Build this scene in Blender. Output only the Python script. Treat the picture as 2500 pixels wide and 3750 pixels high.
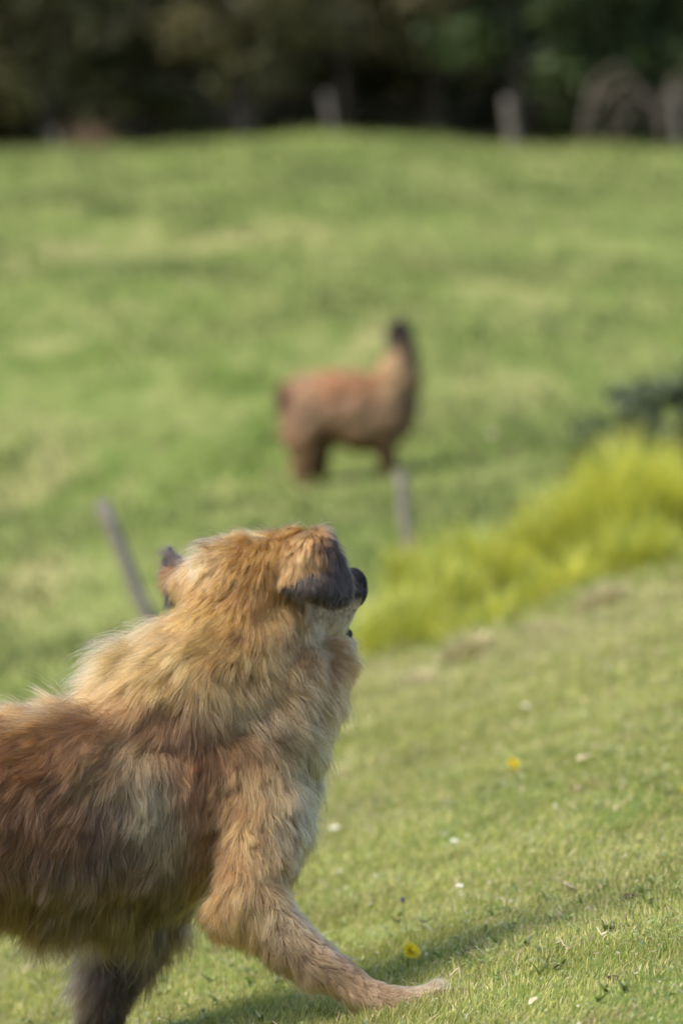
import bpy, bmesh, math, random
import numpy as np
from mathutils import Vector, Matrix, kdtree

R = math.radians
rng = np.random.default_rng(11)
random.seed(11)
S = bpy.context.scene
for o in list(bpy.data.objects):
    bpy.data.objects.remove(o)
COL = S.collection

# ------------------------------------------------------------------ camera, sky, sun, exposure
CAM_H, PITCH, FPX = 1.42, math.atan((1875 - 1245) / 14062.5), 14062.5
cd = bpy.data.cameras.new('camera')
cam = bpy.data.objects.new('camera', cd)
COL.objects.link(cam)
cam.location = (0, 0, CAM_H)
cam.rotation_euler = (math.pi / 2 - PITCH, 0, 0)
cd.sensor_fit = 'VERTICAL'
cd.sensor_height = 36.0
cd.sensor_width = 24.0
cd.lens = 135.0
cd.clip_start, cd.clip_end = 0.1, 2000
cd.dof.use_dof = True
cd.dof.focus_distance = 7.85
cd.dof.aperture_fstop = 2.3
S.camera = cam

SUN_EL, SUN_AZ = R(52), R(200)          # azimuth of the direction TO the sun, measured from +x counter-clockwise
to_sun = Vector((math.cos(SUN_EL) * math.cos(SUN_AZ), math.cos(SUN_EL) * math.sin(SUN_AZ), math.sin(SUN_EL)))
W = bpy.data.worlds.new('World')
S.world = W
W.use_nodes = True
nt = W.node_tree
sky = nt.nodes.new('ShaderNodeTexSky')
sky.sky_type = 'NISHITA'
sky.sun_disc = False
sky.sun_elevation = SUN_EL
sky.sun_rotation = math.atan2(to_sun.x, to_sun.y)
sky.dust_density = 2.5
bg = nt.nodes['Background']
bg.inputs[1].default_value = 0.15
nt.links.new(sky.outputs[0], bg.inputs[0])
sd = bpy.data.lights.new('sun', 'SUN')
sd.energy = 1.85
sd.angle = R(20.0)
sd.color = (1.0, 0.95, 0.86)
sun = bpy.data.objects.new('sun', sd)
COL.objects.link(sun)
sun.location = (-20, -8, 30)
sun.rotation_euler = to_sun.to_track_quat('Z', 'Y').to_euler()

S.view_settings.view_transform = 'Standard'
S.view_settings.look = 'None'
S.view_settings.exposure = 1.1
S.view_settings.gamma = 1.0
S.view_settings.use_curve_mapping = False
S.render.engine = 'CYCLES'
S.cycles.max_bounces = 8
S.cycles.diffuse_bounces = 3
S.cycles.transmission_bounces = 6
S.cycles.glossy_bounces = 4
S.cycles.use_denoising = True

# ------------------------------------------------------------------ helpers
fwd = Vector((0, math.cos(PITCH), -math.sin(PITCH)))
upv = Vector((0, math.sin(PITCH), math.cos(PITCH)))


def P(dx, dy, Y):
    """point seen at (dx,dy) of the 1568 x 2352 view, at distance Y along the ground"""
    sx, sy = dx * 2500 / 1568, dy * 2500 / 1568
    d = fwd + Vector((1, 0, 0)) * ((sx - 1250) / FPX) + upv * ((1875 - sy) / FPX)
    return Vector((0, 0, CAM_H)) + d * (Y / d.y)


def lin(r, g, b):
    f = lambda c: ((c / 255 + 0.055) / 1.055) ** 2.4 if c > 10 else c / 255 / 12.92
    return np.array([f(r), f(g), f(b)])


def hash3(ix, iy, iz, seed):
    h = (ix * 374761393 + iy * 668265263 + iz * 2147483647 + seed * 974711) & 0xFFFFFFFF
    h = ((h ^ (h >> 13)) * 1274126177) & 0xFFFFFFFF
    return ((h ^ (h >> 16)) & 0xFFFFFF) / float(0xFFFFFF)


def vnoise(p, seed=0):
    p = np.asarray(p, float)
    i = np.floor(p).astype(np.int64)
    f = p - i
    f = f * f * (3 - 2 * f)
    r = 0
    for a in (0, 1):
        for b in (0, 1):
            for c in (0, 1):
                w = (f[:, 0] if a else 1 - f[:, 0]) * (f[:, 1] if b else 1 - f[:, 1]) * (f[:, 2] if c else 1 - f[:, 2])
                r = r + w * hash3(i[:, 0] + a, i[:, 1] + b, i[:, 2] + c, seed)
    return r * 2 - 1


def n2(x, y, sc, seed):
    return vnoise(np.stack([x / sc, y / sc, np.zeros_like(x) + 0.5], 1), seed)


def sstep(a, b, t):
    t = np.clip((t - a) / (b - a), 0, 1)
    return t * t * (3 - 2 * t)


def ground_z(x, y):
    x = np.atleast_1d(np.asarray(x, float))
    y = np.atleast_1d(np.asarray(y, float))
    cs = np.interp(y, [0, 17, 26, 42], [0.29, 0.29, 0.22, 0.03])
    a = 3.5 + np.maximum(y - 10, 0) * 0.12
    c0 = np.interp(y, [0, 15.5, 18, 24, 34], [0, 0, -0.13, -0.03, 0.22])
    z = cs * a * np.tanh(x / a) + c0
    crest = np.interp(x, [-30, -8.4, -4, -0.7, 1.7, 4, 8.4, 30], [6.0, 6.36, 6.46, 6.55, 6.34, 6.02, 5.92, 5.6])
    t = np.clip((y - 34) / 61, 0, 1)
    z = z + (crest - 0.22) * (1.25 * t - 0.25 * t * t)
    z = z - 0.8 * sstep(95, 101, y) + 9 * sstep(112, 126, y)
    z = z + sstep(13.5, 16, y) * (1 - sstep(18, 22, y)) * (n2(x, y, 0.55, 8) * 0.075 + n2(x, y, 0.22, 9) * 0.035)
    far = sstep(18, 40, y)
    z = z + n2(x, y, 0.45, 3) * 0.012 * (1 - far) + n2(x, y, 1.3, 4) * 0.025 * (1 - far)
    z = z + far * (n2(x, y * 0.5, 1.3, 5) * 0.09 + n2(x * 1.3, y * 0.7, 3.6, 6) * 0.2 + n2(x, y, 11, 7) * 0.14 + n2(x * 0.4, y, 2.2, 17) * 0.12 * sstep(60, 90, y))
    return z


def gz(x, y):
    return float(ground_z(x, y)[0])


def pix_ground(dx, dy):
    """where the view ray through (dx,dy) meets the ground"""
    lo, hi, prev = 6.0, 96.0, None
    Y = 6.0
    while Y < 98:
        p = P(dx, dy, Y)
        if p.z < gz(p.x, p.y):
            return Vector((p.x, p.y, gz(p.x, p.y)))
        Y += 0.04 if Y < 20 else 0.2
    return p


def tag(o, label=None, cat=None, group=None, kind=None):
    if label: o['label'] = label
    if cat: o['category'] = cat
    if group: o['group'] = group
    if kind: o['kind'] = kind
    return o


def link(name, data, parent=None, loc=None):
    o = bpy.data.objects.new(name, data)
    COL.objects.link(o)
    if loc is not None: o.location = loc
    if parent is not None: o.parent = parent
    return o


def empty(name, loc, label, cat, group=None):
    o = link(name, None, loc=loc)
    o.empty_display_size = 0.1
    return tag(o, label, cat, group)


def mesh_np(name, V, F, mat=None, colors=None, smooth=True):
    """V (n,3); F list of arrays of equal-length faces"""
    me = bpy.data.meshes.new(name)
    V = np.asarray(V, np.float32)
    me.vertices.add(len(V))
    me.vertices.foreach_set('co', V.ravel())
    F = [np.asarray(f, np.int32) for f in F if len(f)]
    loops = np.concatenate([f.ravel() for f in F])
    sizes = np.concatenate([np.full(len(f), f.shape[1], np.int32) for f in F])
    me.loops.add(len(loops))
    me.loops.foreach_set('vertex_index', loops)
    me.polygons.add(len(sizes))
    me.polygons.foreach_set('loop_start', np.concatenate([[0], np.cumsum(sizes)[:-1]]).astype(np.int32))
    me.polygons.foreach_set('loop_total', sizes)
    me.polygons.foreach_set('use_smooth', np.full(len(sizes), smooth))
    me.update(calc_edges=True)
    if colors is not None:
        at = me.color_attributes.new('tint', 'FLOAT_COLOR', 'POINT')
        c = np.ones((len(V), 4), np.float32)
        c[:, :3] = colors
        at.data.foreach_set('color', c.ravel())
    if mat: me.materials.append(mat)
    return me


def bm_mesh(name, bm, mat=None, smooth=True):
    me = bpy.data.meshes.new(name)
    bm.to_mesh(me)
    bm.free()
    me.polygons.foreach_set('use_smooth', [smooth] * len(me.polygons))
    if mat: me.materials.append(mat)
    return me


def tube(pts, rads, n=8, cap=True):
    """tapered tube through points; returns V, [quads, tris]"""
    pts = [Vector(p) for p in pts]
    V, Q, T = [], [], []
    ref = Vector((0.31, 0.9, 0.2)).normalized()
    for i, p in enumerate(pts):
        d = (pts[min(i + 1, len(pts) - 1)] - pts[max(i - 1, 0)]).normalized()
        a = d.cross(ref).normalized()
        b = d.cross(a)
        for k in range(n):
            t = 2 * math.pi * k / n
            V.append(p + (a * math.cos(t) + b * math.sin(t)) * rads[i])
    for i in range(len(pts) - 1):
        for k in range(n):
            Q.append((i * n + k, i * n + (k + 1) % n, (i + 1) * n + (k + 1) % n, (i + 1) * n + k))
    if cap:
        for end, base in ((0, 0), (1, (len(pts) - 1) * n)):
            c = len(V)
            V.append(pts[-1 if end else 0])
            for k in range(n):
                T.append((base + k, base + (k + 1) % n, c) if end else (base + (k + 1) % n, base + k, c))
    return np.array([tuple(v) for v in V]), np.array(Q, int), np.array(T, int).reshape(-1, 3)


class Geo:
    def __init__(s):
        s.V, s.Q, s.T, s.C, s.n = [], [], [], [], 0

    def add(s, V, Q, T, c=(1, 1, 1)):
        s.V.append(V)
        if len(Q): s.Q.append(Q + s.n)
        if len(T): s.T.append(T + s.n)
        s.C.append(np.tile(np.array(c, float), (len(V), 1)))
        s.n += len(V)

    def mesh(s, name, mat, colors=False):
        F = []
        if s.Q: F.append(np.concatenate(s.Q))
        if s.T: F.append(np.concatenate(s.T))
        return mesh_np(name, np.concatenate(s.V), F, mat, np.concatenate(s.C) if colors else None)


# ------------------------------------------------------------------ materials
def mat_new(name):
    m = bpy.data.materials.new(name)
    m.use_nodes = True
    return m, m.node_tree, m.node_tree.nodes['Principled BSDF']


def mat_plain(name, col, rough=0.6, noise=0.0, scale=20, spec=0.3):
    m, t, b = mat_new(name)
    b.inputs['Roughness'].default_value = rough
    b.inputs['Specular IOR Level'].default_value = spec
    if noise:
        tc = t.nodes.new('ShaderNodeTexCoord')
        nz = t.nodes.new('ShaderNodeTexNoise')
        nz.inputs['Scale'].default_value = scale
        nz.inputs['Detail'].default_value = 6
        cr = t.nodes.new('ShaderNodeValToRGB')
        cr.color_ramp.elements[0].position = 0.3
        cr.color_ramp.elements[1].position = 0.7
        cr.color_ramp.elements[0].color = (*[c * (1 - noise) for c in col], 1)
        cr.color_ramp.elements[1].color = (*[min(1, c * (1 + noise)) for c in col], 1)
        t.links.new(tc.outputs['Object'], nz.inputs['Vector'])
        t.links.new(nz.outputs['Fac'], cr.inputs[0])
        t.links.new(cr.outputs[0], b.inputs['Base Color'])
        bp = t.nodes.new('ShaderNodeBump')
        bp.inputs['Strength'].default_value = 0.4
        bp.inputs['Distance'].default_value = 0.01
        t.links.new(nz.outputs['Fac'], bp.inputs['Height'])
        t.links.new(bp.outputs[0], b.inputs['Normal'])
    else:
        b.inputs['Base Color'].default_value = (*col, 1)
    return m


def mat_leaf(name, trans=0.35, rough=0.55, spec=0.25):
    """blade or leaf: per-piece tint, part of the light passes through"""
    m, t, b = mat_new(name)
    at = t.nodes.new('ShaderNodeAttribute')
    at.attribute_name = 'tint'
    t.links.new(at.outputs['Color'], b.inputs['Base Color'])
    b.inputs['Roughness'].default_value = rough
    b.inputs['Specular IOR Level'].default_value = spec
    tr = t.nodes.new('ShaderNodeBsdfTranslucent')
    t.links.new(at.outputs['Color'], tr.inputs['Color'])
    mx = t.nodes.new('ShaderNodeMixShader')
    mx.inputs[0].default_value = trans
    t.links.new(b.outputs[0], mx.inputs[1])
    t.links.new(tr.outputs[0], mx.inputs[2])
    t.links.new(mx.outputs[0], t.nodes['Material Output'].inputs['Surface'])
    return m


def mat_fur(name, rough=0.38):
    m = bpy.data.materials.new(name)
    m.use_nodes = True
    t = m.node_tree
    t.nodes.remove(t.nodes['Principled BSDF'])
    h = t.nodes.new('ShaderNodeBsdfHairPrincipled')
    h.model = 'CHIANG'
    h.parametrization = 'COLOR'
    at = t.nodes.new('ShaderNodeAttribute')
    at.attribute_name = 'fur_color'
    t.links.new(at.outputs['Color'], h.inputs['Color'])
    h.inputs['Roughness'].default_value = rough
    h.inputs['Radial Roughness'].default_value = 0.45
    h.inputs['Coat'].default_value = 0.0
    t.links.new(h.outputs[0], t.nodes['Material Output'].inputs['Surface'])
    return m


def mat_tint(name, rough=0.8, spec=0.1):
    m, t, b = mat_new(name)
    at = t.nodes.new('ShaderNodeAttribute')
    at.attribute_name = 'tint'
    t.links.new(at.outputs['Color'], b.inputs['Base Color'])
    b.inputs['Roughness'].default_value = rough
    b.inputs['Specular IOR Level'].default_value = spec
    return m


def mat_ground():
    m, t, b = mat_new('pasture_soil_and_turf')
    b.inputs['Roughness'].default_value = 0.95
    b.inputs['Specular IOR Level'].default_value = 0.05
    tc = t.nodes.new('ShaderNodeTexCoord')
    mp = t.nodes.new('ShaderNodeMapping')
    mp.inputs['Scale'].default_value = (1.7, 0.65, 1)
    t.links.new(tc.outputs['Object'], mp.inputs['Vector'])

    def nz(scale, det=5, dist=0.3):
        n = t.nodes.new('ShaderNodeTexNoise')
        n.inputs['Scale'].default_value = scale
        n.inputs['Detail'].default_value = det
        n.inputs['Distortion'].default_value = dist
        t.links.new(mp.outputs[0], n.inputs['Vector'])
        return n

    def ramp(n, stops):
        r = t.nodes.new('ShaderNodeValToRGB')
        e = r.color_ramp.elements
        e[0].position, e[0].color = stops[0][0], (*stops[0][1], 1)
        e[1].position, e[1].color = stops[-1][0], (*stops[-1][1], 1)
        for p, c in stops[1:-1]:
            q = e.new(p)
            q.color = (*c, 1)
        t.links.new(n.outputs['Fac'], r.inputs[0])
        return r
    big = ramp(nz(0.33, 6, 0.8), [(0.36, (0.092, 0.138, 0.025)), (0.5, (0.160, 0.195, 0.050)), (0.67, (0.245, 0.243, 0.085))])
    mid = ramp(nz(1.3, 6, 0.5), [(0.38, (0.062, 0.104, 0.015)), (0.52, (0.160, 0.195, 0.048)), (0.67, (0.245, 0.248, 0.088))])
    mx = t.nodes.new('ShaderNodeMix')
    mx.data_type = 'RGBA'
    mx.inputs[0].default_value = 0.55
    t.links.new(big.outputs[0], mx.inputs[6])
    t.links.new(mid.outputs[0], mx.inputs[7])
    dry = ramp(nz(0.17, 8, 1.2), [(0.58, (0, 0, 0)), (0.72, (0.6, 0.6, 0.6))])
    mx2 = t.nodes.new('ShaderNodeMix')
    mx2.data_type = 'RGBA'
    mx2.inputs[7].default_value = (0.34, 0.29, 0.13, 1)
    t.links.new(dry.outputs[0], mx2.inputs[0])
    t.links.new(mx.outputs[2], mx2.inputs[6])
    soil = ramp(nz(3.2, 6, 0.6), [(0.60, (0, 0, 0)), (0.68, (0.8, 0.8, 0.8))])
    mx3 = t.nodes.new('ShaderNodeMix')
    mx3.data_type = 'RGBA'
    mx3.inputs[7].default_value = (0.13, 0.09, 0.05, 1)
    t.links.new(soil.outputs[0], mx3.inputs[0])
    t.links.new(mx2.outputs[2], mx3.inputs[6])
    t.links.new(mx3.outputs[2], b.inputs['Base Color'])
    bp = t.nodes.new('ShaderNodeBump')
    bp.inputs['Strength'].default_value = 0.6
    bp.inputs['Distance'].default_value = 0.05
    t.links.new(nz(6, 6).outputs['Fac'], bp.inputs['Height'])
    t.links.new(bp.outputs[0], b.inputs['Normal'])
    return m


M_GROUND = mat_ground()
M_BLADE = mat_leaf('grass_blade', 0.32, 0.5, 0.3)
M_LEAF = mat_leaf('tree_leaf', 0.25, 0.5, 0.25)
M_BARK = mat_plain('bark', (0.05, 0.04, 0.03), 0.9, 0.5, 6)
M_POST = mat_plain('weathered_wood', (0.215, 0.185, 0.155), 0.85, 0.35, 25)
M_WIRE = mat_plain('wire', (0.08, 0.075, 0.07), 0.6, 0, 1, 0.3)

# ------------------------------------------------------------------ ground
def build_ground():
    ys = np.concatenate([np.linspace(-25, 6, 16)[:-1], np.geomspace(6, 125, 330), np.geomspace(130, 420, 14)])
    s = np.linspace(-1, 1, 171)
    sx = np.sign(s) * np.abs(s) ** 2.2
    X = np.concatenate([(sx * (9 + max(y, 0) * 1.25)) for y in ys])
    Y = np.repeat(ys, len(s))
    Z = ground_z(X, Y)
    n = len(s)
    r, c = np.meshgrid(np.arange(len(ys) - 1), np.arange(n - 1), indexing='ij')
    i = (r * n + c).ravel()
    F = np.stack([i, i + 1, i + n + 1, i + n], 1)
    o = link('ground', mesh_np('ground', np.stack([X, Y, Z], 1), [F], M_GROUND))
    tag(o, kind='structure')


build_ground()


# ------------------------------------------------------------------ grass
def blades(root, h, w, lean, az, col, tipcol, seg=2, bend=0.5):
    """curved tapered blades: returns V, quads, tris, colours"""
    n = len(root)
    d = np.stack([np.cos(az), np.sin(az), np.zeros(n)], 1)
    fa = rng.uniform(0, 2 * np.pi, n)
    side = np.stack([np.cos(fa), np.sin(fa), np.zeros(n)], 1)
    V, C = [], []
    for k in range(seg + 1):
        s = k / seg
        out = lean * (s * (1 - bend) + bend * s * s) * h
        up = h * s * np.sqrt(np.maximum(0.08, 1 - (lean * s) ** 2 * 0.6))
        p = root + d * out[:, None]
        p[:, 2] += up
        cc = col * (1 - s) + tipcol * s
        if k < seg:
            ww = (w * (1 - 0.45 * s) * 0.5)[:, None]
            V += [p - side * ww, p + side * ww]
            C += [cc, cc]
        else:
            V.append(p)
            C.append(cc)
    m = 2 * seg + 1
    V = np.stack(V, 1).reshape(-1, 3)
    C = np.stack(C, 1).reshape(-1, 3)
    b = np.arange(n)[:, None] * m
    Q = [b + np.array([[2 * k, 2 * k + 1, 2 * k + 3, 2 * k + 2]]) for k in range(seg - 1)]
    Q = np.concatenate(Q) if Q else np.zeros((0, 4), int)
    T = b + np.array([[2 * seg - 2, 2 * seg - 1, 2 * seg]])
    return V, Q, T, C


def pick(cols, wts, n):
    cols = np.array(cols)
    k = rng.choice(len(cols), n, p=np.array(wts) / sum(wts))
    return cols[k] * rng.uniform(0.75, 1.25, (n, 1))


def lawn():
    def region(y0, y1, dens, side, h0, w0, k):
        n = int(dens * ((0.1 * (y1 * y1 - y0 * y0)) + 2 * side * (y1 - y0)))
        u = rng.uniform(0, 1, n)
        y = y0 + (y1 - y0) * u
        x = rng.uniform(-1, 1, n) * (0.1 * y + side)
        pa = n2(x, y, 0.10, 21) * 0.6 + n2(x, y, 0.35, 22) * 0.7      # patchiness
        dry = n2(x, y, 0.5, 23) + 0.6 * n2(x, y, 0.13, 24)
        dry = dry + 0.9 * sstep(12.5, 16, y) + 0.15
        keep = rng.uniform(0, 1, n) < np.clip(0.66 + 0.75 * pa - 0.25 * np.clip(dry - .5, 0, 1), 0.12, 1)
        x, y, pa, dry = x[keep], y[keep], pa[keep], dry[keep]
        n = len(x)
        z = ground_z(x, y)
        h = h0 * rng.uniform(0.4, 1.3, n) * (1 + 0.45 * pa)
        h = np.where(rng.uniform(0, 1, n) < 0.03, h * 1.9, h)
        h = h * (1 + 1.3 * sstep(14.5, 17, y) * np.clip(n2(x, y, 0.25, 28) + 0.1, 0, 1))
        h = np.where((np.abs(x - 0.10) < 0.17) & (np.abs(y - 7.81) < 0.06), h * 1.6, h)
        w = w0 * rng.uniform(0.6, 1.3, n)
        g = pick([(0.255, 0.285, 0.066), (0.36, 0.355, 0.10), (0.145, 0.195, 0.04), (0.46, 0.41, 0.15)], [4, 4, 2, 2], n)
        st = pick([(0.48, 0.40, 0.21), (0.38, 0.31, 0.14), (0.58, 0.52, 0.33)], [3, 2, 1], n)
        isd = rng.uniform(0, 1, n) < np.clip(0.12 + 0.36 * dry, 0.03, 0.6)
        c = np.where(isd[:, None], st, g)
        c = c * (1.12 + 0.22 * n2(x, y, 0.22, 25) + 0.25 * n2(x, y, 0.045, 27))[:, None]
        lean = np.where(isd, rng.uniform(0.3, 1.3, n), rng.uniform(0.05, 0.75, n))
        az = rng.uniform(0, 2 * np.pi, n)
        az = np.where(rng.uniform(0, 1, n) < 0.45, n2(x, y, 0.3, 26) * 4, az)
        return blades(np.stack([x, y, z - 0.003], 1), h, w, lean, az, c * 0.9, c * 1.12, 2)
    parts = [region(6.6, 9.4, 46000, 0.22, 0.019, 0.0024, 0), region(9.4, 12.4, 24000, 0.28, 0.022, 0.0034, 1),
             region(12.4, 17.6, 11500, 0.35, 0.036, 0.0052, 2)]
    V, Q, T, C, n = [], [], [], [], 0
    for v, q, t, c in parts:
        V.append(v); Q.append(q + n); T.append(t + n); C.append(c)
        n += len(v)
    me = mesh_np('lawn_grass', np.concatenate(V), [np.concatenate(Q), np.concatenate(T)], M_BLADE, np.concatenate(C))
    tag(link('lawn_grass', me), 'short green grass with straw bits covering the near slope', 'grass', kind='stuff')


lawn()


def pasture_grass():
    n = 90000
    u = rng.uniform(0, 1, n)
    y = 17 * (100 / 17) ** u
    x = rng.uniform(-1, 1, n) * (0.115 * y + 0.6)
    k = n2(x, y * 0.6, 0.8, 31) * 0.6 + n2(x, y * 0.45, 1.8, 32) * 0.7
    keep = rng.uniform(0, 1, n) < np.clip(0.42 + 0.9 * k, 0.02, 1)
    x, y, k = x[keep], y[keep], k[keep]
    n = len(x)
    z = ground_z(x, y)
    h = rng.uniform(0.05, 0.13, n) * (1 + 0.5 * k) * (0.75 + y / 110)
    w = rng.uniform(0.010, 0.02, n) * (0.6 + y / 30)
    rank = np.clip(n2(x, y * 0.4, 1.0, 33) + 0.6 * n2(x, y * 0.6, 0.5, 34) - 0.25, 0, 1)       # rank taller patches; darker green also paints in clump shadow
    h = h * (1 + 1.6 * rank)
    c = pick([(0.145, 0.175, 0.042), (0.20, 0.22, 0.068), (0.09, 0.128, 0.026), (0.29, 0.265, 0.11)], [4, 4, 2, 1.4], n)
    c = c * (1 - rank[:, None]) + pick([(0.06, 0.115, 0.018), (0.085, 0.14, 0.025)], [1, 1], n) * rank[:, None]
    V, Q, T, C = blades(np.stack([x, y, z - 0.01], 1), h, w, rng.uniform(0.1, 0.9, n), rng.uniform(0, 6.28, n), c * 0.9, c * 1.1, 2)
    me = mesh_np('pasture_grass', V, [Q, T], M_BLADE, C)
    tag(link('pasture_grass', me), 'green tufted pasture grass covering the hill', 'grass', kind='stuff')


pasture_grass()


def clover():
    # broad little leaves of clover and daisy rosettes lying in the turf
    n = 26000
    y = 6.7 + (17 - 6.7) * rng.uniform(0, 1, n) ** 1.2
    x = rng.uniform(-1, 1, n) * (0.1 * y + 0.25)
    keep = rng.uniform(0, 1, n) < np.clip(0.45 + 0.9 * n2(x, y, 0.28, 41) + 0.5 * n2(x, y, 0.08, 42), 0.03, 1)
    x, y = x[keep], y[keep]
    n = len(x)
    p = np.stack([x, y, ground_z(x, y) + rng.uniform(0.008, 0.022, n)], 1)
    a = rng.uniform(0, 6.283, n)
    tl = rng.normal(0, 0.35, (n, 2))
    u = np.stack([np.cos(a), np.sin(a), tl[:, 0]], 1)
    v = np.stack([-np.sin(a), np.cos(a), tl[:, 1]], 1)
    s = (rng.uniform(0.0035, 0.0075, n) * (0.7 + y / 26))[:, None]
    V = np.stack([p - u * s, p + v * s * .7 - u * s * .1, p + u * s * .9, p - v * s * .7 - u * s * .1], 1).reshape(-1, 3)
    c = pick([(0.20, 0.27, 0.10), (0.14, 0.20, 0.06), (0.27, 0.31, 0.15), (0.34, 0.36, 0.14), (0.50, 0.45, 0.32), (0.24, 0.18, 0.10)], [4, 3, 2, 2, 1.6, 0.9], n)
    me = mesh_np('clover_leaves', V, [np.arange(n)[:, None] * 4 + np.array([[0, 1, 2, 3]])], M_BLADE, np.repeat(c, 4, axis=0))
    # long pale straws lying over the turf
    n = 9000
    y = 6.8 + (16.6 - 6.8) * rng.uniform(0, 1, n)
    x = rng.uniform(-1, 1, n) * (0.1 * y + 0.25)
    keep = rng.uniform(0, 1, n) < np.clip(0.25 + 0.9 * n2(x, y, 0.4, 43) + 0.5 * sstep(12, 16, y), 0.03, 1)
    x, y = x[keep], y[keep]
    n = len(x)
    c = pick([(0.58, 0.50, 0.32), (0.46, 0.38, 0.2), (0.30, 0.24, 0.13)], [3, 3, 1], n)
    v2_, q2_, t2_, c2_ = blades(np.stack([x, y, ground_z(x, y) + 0.006], 1), rng.uniform(.02, .055, n), rng.uniform(.0025, .0045, n) * (0.6 + y / 18), rng.uniform(.9, 2.2, n), rng.uniform(0, 6.28, n), c, c, 2)
    so = mesh_np('straw_litter', v2_, [q2_, t2_], M_BLADE, c2_)
    tag(link('straw_litter', so), 'loose pale straw lying over the short grass', 'straw', kind='stuff')
    # longer grass where the mown slope runs into the tussocks
    n = 9000
    y = rng.uniform(16.2, 19.0, n)
    x = rng.uniform(-0.3, 2.2, n)
    keep = rng.uniform(0, 1, n) < np.clip(0.35 + 0.9 * n2(x, y, 0.3, 45), 0.0, 1)
    x, y = x[keep], y[keep]
    n = len(x)
    c = pick([(0.33, 0.36, 0.08), (0.24, 0.29, 0.06), (0.45, 0.40, 0.18)], [3, 3, 1.5], n)
    v4_, q4_, t4_, c4_ = blades(np.stack([x, y, ground_z(x, y) - 0.005], 1), rng.uniform(.05, .15, n), rng.uniform(.005, .010, n), rng.uniform(.2, 1.0, n), rng.uniform(0, 6.28, n), c * .9, c * 1.1, 3)
    eo = mesh_np('edge_grass', v4_, [q4_, t4_], M_BLADE, c4_)
    tag(link('edge_grass', eo), 'longer loose grass along the top edge of the near slope', 'grass', kind='stuff')
    # broad-leaved weeds pressed into the turf
    n = 1500
    y = 7.0 + 9.5 * rng.uniform(0, 1, n)
    x = rng.uniform(-1, 1, n) * (0.1 * y + 0.25)
    keep = n2(x, y, 0.5, 44) > 0.1
    x, y = np.repeat(x[keep], 6), np.repeat(y[keep], 6)
    n = len(x)
    c = pick([(0.19, 0.24, 0.06), (0.25, 0.29, 0.09), (0.32, 0.34, 0.15)], [3, 3, 2], n)
    v3_, q3_, t3_, c3_ = blades(np.stack([x, y, ground_z(x, y) + 0.003], 1), rng.uniform(.018, .034, n), rng.uniform(.006, .012, n), rng.uniform(.6, 1.5, n), rng.uniform(0, 6.28, n), c, c * 1.15, 3)
    wo = mesh_np('turf_weeds', v3_, [q3_, t3_], M_BLADE, c3_)
    tag(link('turf_weeds', wo), 'small broad-leaved weeds growing in the short grass', 'weeds', kind='stuff')
    tag(link('clover_leaves', me), 'small clover leaves scattered through the short grass', 'clover', kind='stuff')


clover()


def tussock(name, cx, cy, rx, ry, hgt, n, label, cat, cols=None, group=None, kind=None):
    if cols is None: n = int(n * 0.5)
    tone = rng.uniform(0.85, 1.2) if cols is None else 1.0
    a = rng.uniform(0, 6.283, n)
    r = np.sqrt(rng.uniform(0, 1, n))
    ox, oy = r * np.cos(a) * rx, r * np.sin(a) * ry
    x, y = cx + ox, cy + oy
    z = ground_z(x, y)
    h = hgt * (1 - 0.55 * r ** 2) * rng.uniform(0.6, 1.15, n)
    w = rng.uniform(0.006, 0.012, n)
    lean = 0.15 + 0.75 * r * rng.uniform(0.5, 1.2, n)
    az = np.arctan2(oy, ox) + rng.normal(0, 0.5, n)
    hol = n2(x, y, 0.16, 77)
    h = h * (1 + 0.75 * hol)
    c = pick(cols or [(0.53, 0.50, 0.06), (0.43, 0.45, 0.07), (0.19, 0.26, 0.045), (0.58, 0.53, 0.13)], [4, 4, 2, 1.5] if cols is None else [1] * len(cols), n)
    c = c * tone * np.array([0.9 + 0.1 * tone, 1, 1])
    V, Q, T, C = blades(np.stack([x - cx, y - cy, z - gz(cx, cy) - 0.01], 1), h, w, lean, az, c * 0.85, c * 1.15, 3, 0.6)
    o = link(name, mesh_np(name, V, [Q, T], M_BLADE, C), loc=(cx, cy, gz(cx, cy)))
    return tag(o, label, cat, group, kind)


def at_px(dx, Y):
    return (dx * 2500 / 1568 - 1250) / FPX * Y


for dx, Y, rx, ry, h, n, lab in (
        (1500, 20.6, 0.24, 0.26, 0.68, 3600, 'tallest yellow-green grass tussock at the right edge, under the dark shrub'),
        (1375, 20.4, 0.20, 0.26, 0.55, 2600, 'yellow-green grass tussock just left of the tallest one'),
        (1235, 20.3, 0.20, 0.26, 0.50, 2800, 'arched yellow-green grass tussock with a dark hollow at its foot'),
        (1120, 20.0, 0.20, 0.26, 0.44, 2600, 'yellow-green grass tussock right of the short leaning post'),
        (962, 20.6, 0.12, 0.15, 0.30, 1400, 'green grass tussock hiding the foot of the short leaning post'),
        (1010, 19.2, 0.20, 0.28, 0.36, 2400, 'low yellow-green grass tussock just below the short leaning post'),
        (905, 18.2, 0.22, 0.36, 0.33, 2600, 'lowest yellow grass tussock beside the dog\'s muzzle'),
        (1440, 18.0, 0.24, 0.24, 0.36, 2400, 'green grass tussock at the bank edge below the tallest tussock'),
        (1290, 17.8, 0.22, 0.22, 0.26, 2000, 'short bright grass tussock at the middle of the bank edge'),
        (1130, 17.7, 0.24, 0.24, 0.22, 2000, 'small grass tussock at the lower end of the bank edge')):
    tussock('grass_tussock', at_px(dx, Y), Y, rx, ry, h, n, lab, 'grass tussock', group='tall grass tussocks behind the bank')


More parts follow.
